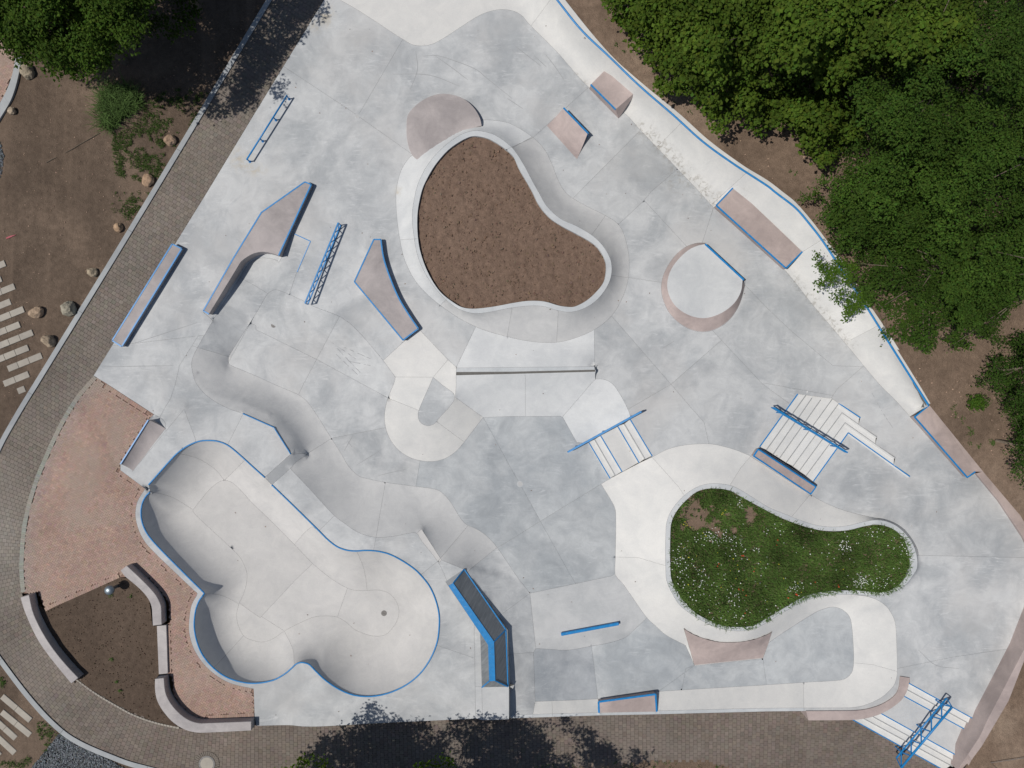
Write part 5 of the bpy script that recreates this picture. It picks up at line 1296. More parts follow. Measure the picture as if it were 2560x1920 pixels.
# ------------------------------------------------------------------ drains, manhole, marks
def drain(u, v, r, label, mat='iron'):
    z = park_z(u, v); root = tag(empty('drain_cover', W(u, v, z)), label, 'drain cover')
    c = np.array(W(u, v, z))
    m = MB(); n = 20; ring = []
    for rr, dz in ((r, 0.004), (r * 0.82, 0.007)): ring.append([(c[0] + rr*math.cos(2*math.pi*k/n), c[1] + rr*math.sin(2*math.pi*k/n), z + dz) for k in range(n)])
    MB().strip(ring[0], ring[1], True).build('frame', M['rim' if mat == 'rim' else 'iron'], root)
    MB().add([(p[0], p[1], z + 0.005) for p in ring[1]], [tuple(range(n))]).build('lid', M['bank' if mat == 'rim' else 'iron'], root)
    for k in range(3):
        y = (k - 1) * r * 0.4; x = math.sqrt(max(0, (0.7*r)**2 - y*y))
        MB().bar((c[0] - x, c[1] + y, z + 0.010), (c[0] + x, c[1] + y, z + 0.010), r * 0.1, 0.008).build('slot', M['bank' if mat == 'rim' else 'iron'], root)
drain(893, 291, 0.13, 'small round drain cover in the grey concrete, upper left', 'rim')
drain(684, 813, 0.13, 'small dark drain cover in the sunken plaza on the left')
drain(960, 1533, 0.15, 'round drain cover in the floor of the big bowl')
drain(1300, 1210, 0.16, 'round drain cover in the middle of the lower plaza', 'rim')
mz_ = float(zpath(517)); c = np.array(W(517, 1910, mz_)); r_ = tag(empty('manhole_cover', tuple(c)), 'round manhole cover ringed by setts in the block path', 'manhole')
n = 28
def ringpts(r, dz): return [(c[0] + r*math.cos(2*math.pi*k/n), c[1] + r*math.sin(2*math.pi*k/n), c[2] + dz) for k in range(n)]
MB().strip(ringpts(0.41, 0.004), ringpts(0.33, 0.006), True).build('frame', M['iron'], r_)
MB().add(ringpts(0.325, 0.003), [tuple(range(n))]).build('lid', M['plank'], r_)
MB().strip(ringpts(0.325, 0.003), ringpts(0.41, -0.05), True).build('collar', M['iron'], r_)
for k in range(34):
    a = 2*math.pi*(k + .1)/34; b = 2*math.pi*(k + .85)/34
    q_ = [(c[0] + rr*math.cos(x), c[1] + rr*math.sin(x), c[2] + 0.002) for rr, x in ((0.43, a), (0.43, b), (0.62, b), (0.62, a))]
    MB().prism(q_, [(p[0], p[1], p[2] - 0.06) for p in q_]).build('sett', M['sett'], r_)
# rubber scuffs left by wheels
for k, ln in enumerate((t(1,0,(1440,485),(1560,480),(1700,520),(1900,600),(2000,680),(2212,850)), t(1,0,(1560,490),(1700,590),(1830,690)), t(2,0,(190,480),(300,580)), t(2,0,(30,400),(250,570)), t(2,0,(290,470),(360,560),(450,690)), t(2,0,(-40,850),(95,940)),
                        t(1,2,(760,580),(840,440)), t(1,2,(790,490),(830,545)), t(1,1,(700,1350),(900,1560)), t(0,1,(1150,1310),(1700,1130)), t(0,1,(900,1510),(1500,1500)), t(1,1,(640,1290),(860,1440)), t(1,1,(690,1400),(880,1580)), t(1,1,(760,1340),(1010,1450)), t(1,1,(790,1460),(990,1500)), t(1,2,(870,700),(1080,570)), t(1,2,(1060,790),(1300,735)), t(1,0,(1380,440),(1395,600),(1330,780)), t(1,0,(1180,640),(1500,650),(1760,745)), t(3,2,(900,80),(1000,260),(1080,380)), t(2,1,(1400,1290),(1300,1350)), t(3,3,(1300,640),(1450,770),(1650,800)))):
    P = resample(ln, 5, True); z = np.array([park_z(*p) for p in P]) + 0.003; V = Wn(P, z)
    d = np.gradient(V, axis=0); nn_ = np.stack([-d[:, 1], d[:, 0], 0*d[:, 0]], 1); nn_ /= np.linalg.norm(nn_, axis=1)[:, None]
    wv_ = 0.006 + 0.007 * np.sin(np.linspace(0.1, 3.0, len(P)))
    MB().strip([tuple(p) for p in V - nn_ * wv_[:, None]], [tuple(p) for p in V + nn_ * wv_[:, None]]).build('skid_mark', M['scuff'], floor_root)

# ------------------------------------------------------------------ bollard lamp
r_ = tag(empty('bollard', W(298, 1463, 0)), 'grey steel bollard with domed head in the bare bed', 'bollard')
bx, by, _ = W(270, 1477, 0.78)
v_, f_ = [], []; n = 20
prof = [(0.085, -0.05), (0.085, 0.55), (0.10, 0.57), (0.235, 0.60), (0.24, 0.66), (0.225, 0.72), (0.18, 0.775), (0.11, 0.81), (0.03, 0.822)]
for rr, zz_ in prof: v_ += [(bx + rr*math.cos(2*math.pi*k/n), by + rr*math.sin(2*math.pi*k/n), zz_) for k in range(n)]
def lathe(r0, r1):
    f = []
    for i in range(r0, r1):
        for k in range(n): f.append((i*n + k, i*n + (k+1) % n, (i+1)*n + (k+1) % n, (i+1)*n + k))
    return f
MB().add(v_, lathe(0, 2)).build('post', M['bollard'], r_, True)
MB().add(v_, lathe(2, len(prof) - 1) + [tuple((len(prof)-1)*n + k for k in range(n))]).build('head', M['bollard'], r_, True)

# ------------------------------------------------------------------ boulders
def boulder(u, v, r, label, seed, z0=-0.06, tone=(1, 1, 1)):
    R_ = random.Random(seed)
    bm = bmesh.new(); bmesh.ops.create_icosphere(bm, subdivisions=4, radius=1.0)
    planes = [(Vector((R_.gauss(0, 1), R_.gauss(0, 1), R_.gauss(0, 0.8))).normalized(), R_.uniform(0.68, 0.95)) for _ in range(11)]
    sx, sy, sz = R_.uniform(.9, 1.15), R_.uniform(.85, 1.1), R_.uniform(.75, .95)
    for w_ in bm.verts:
        p = w_.co.copy()
        for nn_, d in planes:
            k = p.dot(nn_) - d
            if k > 0: p -= nn_ * k * 0.9
        p += p.normalized() * (mnoise.fractal(p * 1.7 + Vector((seed, 0, 0)), 0.9, 2, 4) * 0.10 + mnoise.noise(p * 7 + Vector((0, seed, 0))) * 0.03)
        w_.co = Vector((p.x * sx, p.y * sy, p.z * sz)) * r
    rz = Matrix.Rotation(R_.uniform(0, 6.28), 4, 'Z'); bmesh.ops.transform(bm, matrix=rz, verts=bm.verts)
    me = bpy.data.meshes.new('boulder'); bm.to_mesh(me); bm.free()
    x, y, _ = W(u, v, z0 + r * 0.45)
    col = me.color_attributes.new('tint', 'FLOAT_COLOR', 'POINT')
    arr = np.ones((len(me.vertices), 4), np.float32)
    for i, w_ in enumerate(me.vertices):
        k = 1 + 0.35 * mnoise.fractal(w_.co * 6 + Vector((seed, seed, 0)), 0.8, 2, 4); arr[i, :3] = np.array(tone) * k
    col.data.foreach_set('color', arr.ravel())
    me.materials.append(M['boulder']); me.polygons.foreach_set('use_smooth', [False] * len(me.polygons))
    o = bpy.data.objects.new('boulder', me); COL.objects.link(o); o.location = (x, y, z0 + r * 0.42)
    tag(o, label, 'boulder', 'boulders on the bare soil')
boulder(68, 179, 0.34, 'large smooth tan boulder under the tree, upper left', 1, tone=(1.0, 1.05, 1.0))
boulder(30, 278, 0.21, 'small pale boulder by the kerb near the left edge', 2, tone=(1.15, 1.15, 1.1))
boulder(425, 351, 0.31, 'brown boulder close to the path kerb, below the grass clump', 3, tone=(1.1, 0.95, 0.85))
boulder(369, 451, 0.32, 'reddish tan boulder on the weedy soil by the kerb', 4, tone=(1.12, 0.95, 0.82))
boulder(296, 569, 0.26, 'orange tan boulder beside the kerb with dark base', 5, tone=(1.15, 0.98, 0.82))
boulder(230, 681, 0.27, 'jagged streaky boulder alone next to the kerb', 6, tone=(1.0, 1.02, 0.95))
boulder(172, 772, 0.39, 'big grey boulder touching the kerb, right of a tan one', 7, tone=(0.95, 1.08, 1.1))
boulder(90, 781, 0.34, 'tan boulder next to the row of stepping planks', 8, tone=(1.2, 1.1, 1.0))
boulder(121, 852, 0.36, 'grey tan boulder lowest of the row by the planks', 9, tone=(1.0, 0.98, 0.92))

# ------------------------------------------------------------------ stepping planks in the soil
def plank(ends, width, cuts, label, group, z=-0.01):
    a, b = np.array(ends[0], float), np.array(ends[1], float); d = (b - a) / np.linalg.norm(b - a); nn_ = np.array([-d[1], d[0]]) * width / 2
    root = tag(empty('stepping_plank', W(*((a + b) / 2), z - 0.08)), label, 'paving plank', group)
    Ln = np.linalg.norm(b - a); cc = [0.0] + list(cuts) + [1.0]
    for s0, s1 in zip(cc[:-1], cc[1:]):
        p0, p1 = a + d * (Ln * s0 + 0.25), a + d * (Ln * s1 - 0.25); zt = z + random.uniform(-.004, .006)
        q_ = [W(*(p0 + nn_), zt), W(*(p1 + nn_), zt), W(*(p1 - nn_), zt), W(*(p0 - nn_), zt)]
        MB().prism(q_, [(x[0], x[1], zt - 0.1) for x in q_]).build('plank_piece', M['plank'], root, bevel=0.012)
G7 = lambda *p: g(0, 620, 240/995.0, *p)
pd = (np.array(G7((432,1112))[0]) - np.array(G7((78,1255))[0])); pdu = pd / np.linalg.norm(pd)
names = ['topmost stepping plank at the left edge', 'second stepping plank from the top, only its corner in view', 'third stepping plank from the top', 'fourth stepping plank from the top', 'fifth stepping plank from the top, left of the tan boulder', 'sixth stepping plank from the top', 'seventh stepping plank from the top, left of the lowest boulder', 'eighth stepping plank from the top', 'ninth stepping plank from the top, the longest in full view', 'tenth stepping plank from the top, a short one']
ends_ = [(52,155), (12,315), (150,395), (108,553), (245,632), (203,790), (338,873), (292,1030), (432,1112), (297,1305)]
lens = [95, 60, 95, 95, 95, 95, 92, 92, 92, 68]
for nm, e, ln in zip(names, ends_, lens):
    b = np.array(G7(e)[0]); plank((b - pdu * ln, b), 16.0, (0.3, 0.62) if ln > 80 else (0.45,), nm, 'upper flight of stepping planks')
sq = np.array(G7((258,1456))[0]); plank((sq - pdu * 20, sq), 15.5, (), 'single square stepping slab below the row of planks', 'upper flight of stepping planks')
pl2 = [((15,1040),(262,1250),'upper plank of the lower flight, beside the curved kerb'), ((12,1175),(260,1377),'second plank of the lower flight, left of the slate chips'), ((-150,1150),(135,1405),'third plank of the lower flight'), ((-200,1230),(127,1532),'fourth plank of the lower flight, above the slate chips'), ((-250,1330),(-2,1555),'lowest plank of the lower flight, barely in view')]
for a, b, nm in pl2:
    plank((t(0,3,a)[0], t(0,3,b)[0]), 15.5, (0.5,) if nm[0] != 't' else (0.33, 0.66), nm, 'lower flight of stepping planks', -0.02)

# ------------------------------------------------------------------ slate chips, clods, small litter
def chips(name, polypx, n, size, zf, mat, tint_rng, label, flat=0.4, cube=True):
    P = np.asarray(polypx, float); x0, y0 = P.min(0); x1, y1 = P.max(0)
    pts = RNG.uniform((x0, y0), (x1, y1), (int(n * 2.2), 2)); pts = pts[pip(pts, P)][:n]; n = len(pts)
    base = np.array([(-1,-1,-1),(1,-1,-1),(1,1,-1),(-1,1,-1),(-.7,-.6,1),(.6,-.7,1),(.7,.6,1),(-.6,.7,1)], float)
    f = np.array([(4,5,6,7),(0,1,5,4),(1,2,6,5),(2,3,7,6),(3,0,4,7)])
    sc = RNG.uniform(0.5, 1.2, (n, 1, 3)) * size / 2; sc[:, :, 2] *= flat
    V = base[None] * sc * RNG.uniform(0.75, 1.2, (n, 8, 3))
    a = RNG.uniform(0, 6.28, n); tx = RNG.normal(0, 0.35, n)
    ca_, sa_ = np.cos(a), np.sin(a); ct, st_ = np.cos(tx), np.sin(tx)
    y_, z_ = V[:, :, 1] * ct[:, None] - V[:, :, 2] * st_[:, None], V[:, :, 1] * st_[:, None] + V[:, :, 2] * ct[:, None]
    x_ = V[:, :, 0] * ca_[:, None] - y_ * sa_[:, None]; y2 = V[:, :, 0] * sa_[:, None] + y_ * ca_[:, None]
    C0 = Wn(pts, np.asarray(zf(pts), float) * np.ones(n))
    V = np.stack([x_, y2, z_], 2) + C0[:, None, :]
    tint = np.repeat(RNG.uniform(*tint_rng, (n, 1)) * np.ones((1, 3)) + RNG.normal(0, 0.04, (n, 3)), 8, 0)
    F = (f[None] + (np.arange(n) * 8)[:, None, None]).reshape(-1, 4)
    o = big_mesh(name, V.reshape(-1, 3), F, mat, tint=np.clip(tint, 0.1, 5)); tag(o, label, None, None, 'stuff'); return o
chips('slate_chips', t(0,3,(520,1352),(800,1520),(1000,1620),(1110,1690),(1000,1900),(100,1900),(280,1650),(380,1530)), 6500, 0.085, lambda p: RNG.uniform(-0.05, 0.0, len(p)), M['stonechip'], (0.4, 2.0), 'dark slate chips in the lower left corner beside the kerb')
chips('slate_chips', t(0,0,(-260,1000),(0,1230),(34,1350),(25,1450),(0,1530),(-260,1700)), 2500, 0.085, lambda p: RNG.uniform(-0.05, 0.0, len(p)), M['stonechip'], (0.4, 2.0), 'dark slate chips at the left edge of the soil')
KB = 0.42
kb_o = patch('planting_soil', kid_in, lambda p: KB + 0 * p[:, 0], 6, M['bedsoil'], rough=0.06, rs=2.6, label='bare brown soil filling the kidney shaped bed')
chips('soil_clods', kid_in, 900, 0.085, lambda p: KB + RNG.uniform(-0.01, 0.015, len(p)), M['clod'], (0.8, 1.15), 'small clods of earth on the soil of the kidney bed', 0.9)
chips('soil_clods', kid_in, 130, 0.13, lambda p: KB + RNG.uniform(-0.02, 0.02, len(p)), M['clod'], (0.85, 1.1), 'larger clods of earth on the soil of the kidney bed', 0.8)
chips('pebbles', np.array([(0, 380), (560, 0), (640, 70), (330, 580), (100, 950), (0, 1110)]), 450, 0.045, lambda p: -0.05 + 0*p[:, 0], M['clod'], (0.8, 3.0), 'small scattered pebbles on the western soil', 0.7)
chips('pebbles', np.array([(1520, 60), (2060, 420), (2330, 880), (2560, 1000), (2560, 1250), (2330, 1000), (1960, 480), (1430, 40)]), 700, 0.05, lambda p: z_ne(p) + 0.02, M['clod'], (0.9, 3.0), 'small scattered pebbles on the eastern soil', 0.7)
chips('soil_clods', np.array(bed_w), 500, 0.05, lambda p: 0.0 + 0*p[:, 0], M['clod'], (0.35, 0.9), 'small clods of earth in the bare bed', 0.8)
lv = RNG.uniform((300, 20), (2500, 1790), (260, 2)); lv = lv[pip(lv, OUT) & ~pip(lv, kid_out) & ~pip(lv, fl_out)][:110]
lz = np.array([park_z(*p) for p in lv]) + 0.006; n = len(lv); a0 = RNG.uniform(0, 6.28, n); c0 = Wn(lv, lz); ln_ = RNG.uniform(.02, .05, (n, 1))
dx = np.stack([np.cos(a0), np.sin(a0), 0*a0], 1) * ln_; dy = np.stack([-np.sin(a0), np.cos(a0), 0*a0], 1) * ln_ * .5
LVv = np.stack([c0 - dx, c0 - dy + [0, 0, .006], c0 + dx, c0 + dy + [0, 0, .01]], 1).reshape(-1, 3)
tag(big_mesh('leaf_litter', LVv, np.arange(n * 4).reshape(-1, 4), M['clod'], tint=np.repeat(RNG.uniform(.5, 1.6, (n, 1)) * np.ones((1, 3)), 4, 0)), 'scattered dry leaf scraps on the concrete', None, None, 'stuff')
# a fallen branch and a steel rod
r_ = tag(empty('fallen_branch', W(210, 340, -0.05)), 'thin dark branch lying on the bare soil, upper left', 'branch')
pb = t(0,0,(860,1150),(780,1195),(700,1240),(620,1290),(560,1320))
MB().tube([W(*p, -0.02 + 0.012*math.sin(i*2.1)) for i, p in enumerate(pb)], [0.014, 0.02, 0.022, 0.018, 0.008], 6).build('stick', M['bark'], r_)
r_ = tag(empty('fallen_branch', W(125, 398, -0.05)), 'short dark stick on the soil left of the long branch', 'branch')
MB().tube([W(*p, -0.02) for p in t(0,0,(400,1405),(440,1380),(490,1358))], [0.012, 0.03, 0.008], 6).build('stick', M['bark'], r_)
r_ = tag(empty('steel_rod', W(2500, 1905, -0.9)), 'thin bent dark rod on the soil in the lower right corner', 'rod')
zr_ = float(z_ne(np.array([[2500., 1900.]]))[0]) + 0.1
MB().tube([W(*p, zr_) for p in t(3,3,(2230,1568),(1925,1615),(2010,1700))], 0.014, 6).build('rod', M['iron'], r_)
r_ = tag(empty('marker_paint', W(27, 592, -0.06)), 'pink spray marker streak on the soil at the left edge', 'paint mark')
MB().prism([W(*p, -0.03) for p in t(0,1,(50,395),(85,378),(140,368),(90,392),(55,405))], [(*W(*p, -0.03)[:2], -0.1) for p in t(0,1,(50,395),(85,378),(140,368),(90,392),(55,405))]).build('streak', M['pinkmark'], r_)

# ------------------------------------------------------------------ vegetation
def leaf_mesh(name, P, N, size, tint, mat, parent=None, ratio=0.62, fold=0.16):
    """one kite-shaped, slightly folded leaf per point"""
    n = len(P); N = N / (np.linalg.norm(N, axis=1)[:, None] + 1e-9)
    r = RNG.normal(size=(n, 3)); T = r - (r * N).sum(1)[:, None] * N; T /= np.linalg.norm(T, axis=1)[:, None] + 1e-9
    S = np.cross(N, T); s = np.asarray(size).reshape(-1, 1) * np.ones((n, 1))
    tip = P + T * s * 0.55; base = P - T * s * 0.45; mid = P + T * s * 0.05 - N * s * fold
    V = np.stack([base, mid + S * s * ratio / 2, tip, mid - S * s * ratio / 2], 1).reshape(-1, 3)
    F = np.arange(n * 4).reshape(-1, 4)
    return big_mesh(name, V, F, mat, parent, tint=np.repeat(tint, 4, 0))
def crown_points(lobes, per_m2, spray=9, spread=0.17, flat=0.8):
    Ps, Ns, Ts = [], [], []
    for (x, y, z, r, tone) in lobes:
        m = max(4, int(per_m2 * r * r)); d = RNG.normal(size=(m * 2, 3)); d /= np.linalg.norm(d, axis=1)[:, None]
        d = d[d[:, 2] > -0.25][:m]
        c = np.array([x, y, z]) + d * np.array([1, 1, flat]) * r * RNG.uniform(0.72, 1.1, (len(d), 1))
        sn = d * 0.55 + np.array([0, 0, 0.6]) + RNG.normal(0, 0.25, d.shape)
        tn = tone * RNG.normal(1.0, 0.12, (len(d), 1))
        k = spray
        P = np.repeat(c, k, 0) + RNG.normal(0, 1, (len(c) * k, 3)) * np.array([spread, spread, spread * 0.5])
        Nn = np.repeat(sn, k, 0) + RNG.normal(0, 0.38, (len(c) * k, 3))
        Ps.append(P); Ns.append(Nn); Ts.append(np.repeat(tn, k, 0) * RNG.normal(1.0, 0.13, (len(c) * k, 1)))
    return np.vstack(Ps), np.vstack(Ns), np.vstack(Ts)
def make_tree(name, label, lobes, base, mat, leaf, per_m2, hue=(1, 1, 1), group=None, cat='tree', spread=0.17, trunk_r=0.16, ratio=0.62):
    root = tag(empty(name, base), label, cat, group)
    LB_ = np.array([l[:4] for l in lobes]); top = LB_[:, 2].max(); cx, cy = LB_[:, 0].mean(), LB_[:, 1].mean()
    hub = Vector((base[0] * 0.6 + cx * 0.4, base[1] * 0.6 + cy * 0.4, base[2] + (top - base[2]) * 0.42))
    b = Vector(base); m = MB()
    m.tube([b - Vector((0, 0, 0.2)), b + Vector((0, 0, 0.15)), (b + hub) / 2 + Vector((0.1, -0.06, 0)), hub], [trunk_r * 1.6, trunk_r * 1.2, trunk_r, trunk_r * 0.8], 9)
    tk = m.build('trunk', M['bark'], root, True)
    lm = MB()
    for i in RNG.choice(len(lobes), min(len(lobes), 12), replace=False):
        l = lobes[i]; e = Vector((l[0], l[1], l[2] + 0.1)); mid = hub.lerp(e, 0.5) + Vector((RNG.normal(0, .15), RNG.normal(0, .15), 0.15 + 0.1 * (hub - e).length))
        mid.z = min(mid.z, e.z); lm.tube([hub, mid, e], [trunk_r * 0.38, trunk_r * 0.16, 0.006], 6)
    lm.build('limbs', M['bark'], tk, True)
    P, N, T = crown_points(lobes, per_m2, spread=spread)
    tint = T * np.array(hue) * (1 + RNG.normal(0, 0.06, (len(T), 3)) * np.array([1.4, 0.6, 1.0]))
    o = leaf_mesh('crown', P, N, leaf * RNG.uniform(0.5, 1.35, len(P)), np.clip(tint, 0.15, 2.6), mat, root, ratio)
    return root, len(P)
def canopy(polypx, trees, step, zedge, slope, ground, jitter=0.38, rmax=0.62, lump=0.6, zfun=None, under=True):
    """leaf clumps of a closed canopy seen inside a traced outline; each falls to the nearest tree (u, v, ztop, radius_px).
    An upper storey of separate clumps over a lower, shaded one"""
    P = np.asarray(polypx, float); x0, y0 = P.min(0); x1, y1 = P.max(0); cl_ = np.vstack([P, P[:1]])
    out = {i: [] for i in range(len(trees))}; tc = np.array([(a[0], a[1]) for a in trees]); tr = np.array([a[3] for a in trees])
    for level, st in ((0, step), (1, step * 0.95)):
        if level and not under: continue
        X, Y = np.meshgrid(np.arange(x0, x1, st), np.arange(y0, y1, st * .866)); X = X + (np.arange(X.shape[0]) % 2)[:, None] * st / 2
        Gp = np.stack([X.ravel(), Y.ravel()], 1); Gp = Gp + RNG.uniform(-jitter, jitter, Gp.shape) * st
        Gp = Gp[pip(Gp, P)]; de = dist_line(Gp, cl_); Gp, de = Gp[de > 15], de[de > 15]
        nf = fbm(Gp * PX, 0.45, 3, 5.0); holes = fbm(Gp * PX, 0.33, 3, 21.0)
        for p, d, f, h in zip(Gp, de, nf, holes):
            q_ = np.hypot(*(tc - p).T) / tr; i = int(np.argmin(q_))
            if level == 0 and h < -0.12 and d > 40: continue
            z = trees[i][2] * (1 - 0.36 * min(q_[i], 1.4) ** 2) + 1.2 * f + lump * RNG.normal()
            if zfun is not None: z = zfun(p) + 0.5 * f + lump * RNG.normal()
            z = max(min(z, zedge + d * slope + 0.6 * f), zedge - 0.6)
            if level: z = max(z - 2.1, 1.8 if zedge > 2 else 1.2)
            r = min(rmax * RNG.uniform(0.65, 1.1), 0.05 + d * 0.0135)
            x, y, _ = W(p[0], p[1], z); out[i].append((x, y, z, r, float(np.clip(1 + 0.25 * f + RNG.normal(0, 0.10), 0.6, 1.5)) * (1.0 if level == 0 else 0.85)))  # lower storey tinted darker: understorey shade put into the leaf colour
    # small clumps that fray the outline
    rim = resample(P, 15, False, None, True); rim = rim + RNG.normal(0, 5, rim.shape); rim = rim[pip(rim, P)]
    for p in rim:
        i = int(np.argmin(np.hypot(*(tc - p).T) / tr)); z = (zfun(p) - 0.4) if zfun is not None else zedge + RNG.uniform(-.3, .4)
        x, y, _ = W(p[0], p[1], z); out[i].append((x, y, z, RNG.uniform(.06, .16), 1.05))
    return out
mass = t(2,0,(770,-300),(790,0),(850,60),(860,150),(920,180),(1000,170),(1030,300),(1090,420),(1200,400),(1160,520),(1280,590),(1270,700),(1310,820),(1345,745),(1470,780),(1600,870),(1680,960),(1740,1080),(1810,1185),(1850,1050),(1950,1000),(2060,1040),(2110,1130)) + \
       t(3,0,(-10,1190),(30,1060),(240,1070),(300,1230),(370,1370),(450,1400),(560,1480),(440,1560),(340,1659)) + \
       t(3,1,(250,60),(420,75),(530,100),(430,190),(420,260),(520,310),(510,410),(580,500),(620,570),(700,600),(740,700),(770,800),(830,900),(920,1000),(1050,1030),(1065,1140),(1090,1250),(1180,1325),(1300,1310),(1330,1390),(1420,1350),(1530,1325),(1680,1345),(1800,1325),(1890,1240),(1960,1250)) + \
       t(3,1,(2060,1140),(2120,1000),(2260,960)) + [(2700, 780), (2700, -120), (1480, -120)]
TREES_E = [(1640, 30, 7.6, 190, 0), (1850, 150, 8.2, 190, 0), (2030, 20, 8.8, 190, 0), (2260, 30, 9.2, 200, 0), (2000, 300, 6.8, 150, 0),
           (2300, 250, 8.6, 170, 1), (2520, 160, 9.2, 190, 1), (2180, 470, 6.4, 150, 1), (2440, 440, 8.0, 170, 1), (2260, 690, 5.4, 150, 1), (2480, 690, 6.6, 160, 1)]
LAB_E = ['broad yellow green maple nearest the top of the white bank', 'maple overhanging the dry soil beside the white bank, mid height', 'tall maple at the top edge, right of the first two maples', 'tallest bright maple at the top, toward the right corner', 'lower maple whose branch tips droop over the bank soil',
         'dark green fine leaved tree in the middle of the grove', 'dark tree filling the upper right corner', 'fine leaved tree leaning over the bank near the long pink ledge', 'dense dark tree at the right edge, halfway down the grove', 'low spreading fine leaved tree at the lower end of the grove', 'dark tree at the right edge, lowest of the grove']
cz = lambda u, v: float(z_ne(np.array([[u, v]]))[0])
nleaf = 0
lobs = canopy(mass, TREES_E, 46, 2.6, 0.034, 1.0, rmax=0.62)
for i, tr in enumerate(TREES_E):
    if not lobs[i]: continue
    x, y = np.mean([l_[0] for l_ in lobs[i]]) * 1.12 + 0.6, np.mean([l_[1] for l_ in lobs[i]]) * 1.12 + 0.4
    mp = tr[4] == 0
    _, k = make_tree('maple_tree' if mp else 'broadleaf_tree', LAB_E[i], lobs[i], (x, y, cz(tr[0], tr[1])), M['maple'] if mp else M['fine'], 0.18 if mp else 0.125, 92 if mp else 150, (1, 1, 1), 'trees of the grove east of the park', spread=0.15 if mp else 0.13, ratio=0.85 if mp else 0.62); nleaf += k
# branch that reaches out over the bank
br = []
for (u, v, r) in t3 if False else [(*t(3,1,p)[0], r) for p, r in (((420,560),.16), ((450,640),.24), ((500,700),.26), ((460,780),.22), ((560,720),.34), ((600,640),.34), ((660,760),.3), ((600,880),.2), ((580,930),.14), ((660,930),.26), ((740,960),.3), ((690,1030),.22), ((660,1090),.16), ((780,1000),.24), ((800,900),.34), ((860,930),.26), ((700,680),.36), ((1010,1220),.16), ((1025,1260),.13))]:
    x, y, z = W(u, v, 2.6); br.append((x, y, 2.6, r, 1.1))
x, y, _ = W(2240, 650, 4.0)
_, k = make_tree('young_tree', 'young tree with twigs reaching out over the white bank', br, (*W(2195, 720, 1.1)[:2], 1.1), M['fine'], 0.14, 190, (1.25, 1.25, 1.0), 'trees of the grove east of the park', spread=0.12, trunk_r=0.05, ratio=0.55); nleaf += k
# shrub mass at the right edge
shrub = t(3,1,(1960,1290),(2212,1200)) + [(2700, 800), (2700, 1260)] + t(3,2,(2240,900),(2120,830),(2100,760),(2130,680),(2060,600),(2140,540),(2090,430),(2140,340),(2060,300),(2040,200),(1940,150),(1960,60),(1840,30)) + t(3,1,(1810,1640),(1850,1580),(1900,1420))
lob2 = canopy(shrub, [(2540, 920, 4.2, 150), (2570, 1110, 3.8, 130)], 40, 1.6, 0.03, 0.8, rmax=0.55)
for i, lb in enumerate(('dark green shrub at the right edge below the grove', 'dark green shrub at the right edge, right of the pink wall')):
    if lob2[i]:
        x, y, _ = W((2540, 2570)[i], (920, 1110)[i], 3.0)
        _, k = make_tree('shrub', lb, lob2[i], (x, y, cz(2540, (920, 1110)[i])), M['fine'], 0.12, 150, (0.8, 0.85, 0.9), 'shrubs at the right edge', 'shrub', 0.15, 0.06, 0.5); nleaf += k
# small bush on the dry soil
x, y, _ = W(2435, 1000, 0.9); lbs = [(x + RNG.normal(0, .25), y + RNG.normal(0, .2), cz(2435, 1000) + .25 + RNG.uniform(0, .25), .24, 1.1) for _ in range(9)]
make_tree('small_bush', 'small lone green bush on the dry soil, right side', lbs, (x, y, cz(2435, 1000)), M['fine'], 0.10, 150, (1.1, 1.15, 0.9), None, 'bush', 0.10, 0.03)
# upper left trees
ul = t(0,0,(-700,-900),(-700,300),(0,405),(60,440),(130,500),(200,525),(350,530),(430,640),(560,650),(700,690),(760,610),(820,660),(920,610),(940,480),(1010,420),(1150,440),(1290,330),(1270,220),(1260,100),(1330,0),(1450,-150),(1640,-350),(1850,-650),(1900,-900))
TUL = [(110, 20, 7.0, 210), (-80, -100, 7.5, 230), (380, -120, 6.0, 170)]
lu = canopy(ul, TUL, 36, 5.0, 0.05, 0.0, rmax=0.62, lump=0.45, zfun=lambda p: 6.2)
dk = t(0,0,(1180,60),(1300,280),(1420,320),(1640,280),(1700,120),(1720,0),(1700,-200),(1200,-200))
for l_ in canopy(dk, [(430, 30, 3.0, 100)], 40, 1.6, 0.03, 0.0, rmax=0.5, lump=0.3, zfun=lambda p: 2.6, under=False)[0]: lu[2].append(l_)
for i, (lb, hue) in enumerate((('leafy tree in the upper left corner shading the soil', (0.72, 0.80, 0.80)), ('tree at the very top left corner', (0.72, 0.80, 0.80)), ('dark tree left of the path at the top edge', (0.6, 0.66, 0.75)))):
    if lu[i]:
        x, y = np.mean([l_[0] for l_ in lu[i]]), np.mean([l_[1] for l_ in lu[i]])
        _, k = make_tree('broadleaf_tree', lb, lu[i], (x, y, -0.05), M['maple'], 0.155, 100, hue, 'trees in the upper left corner', spread=0.16); nleaf += k
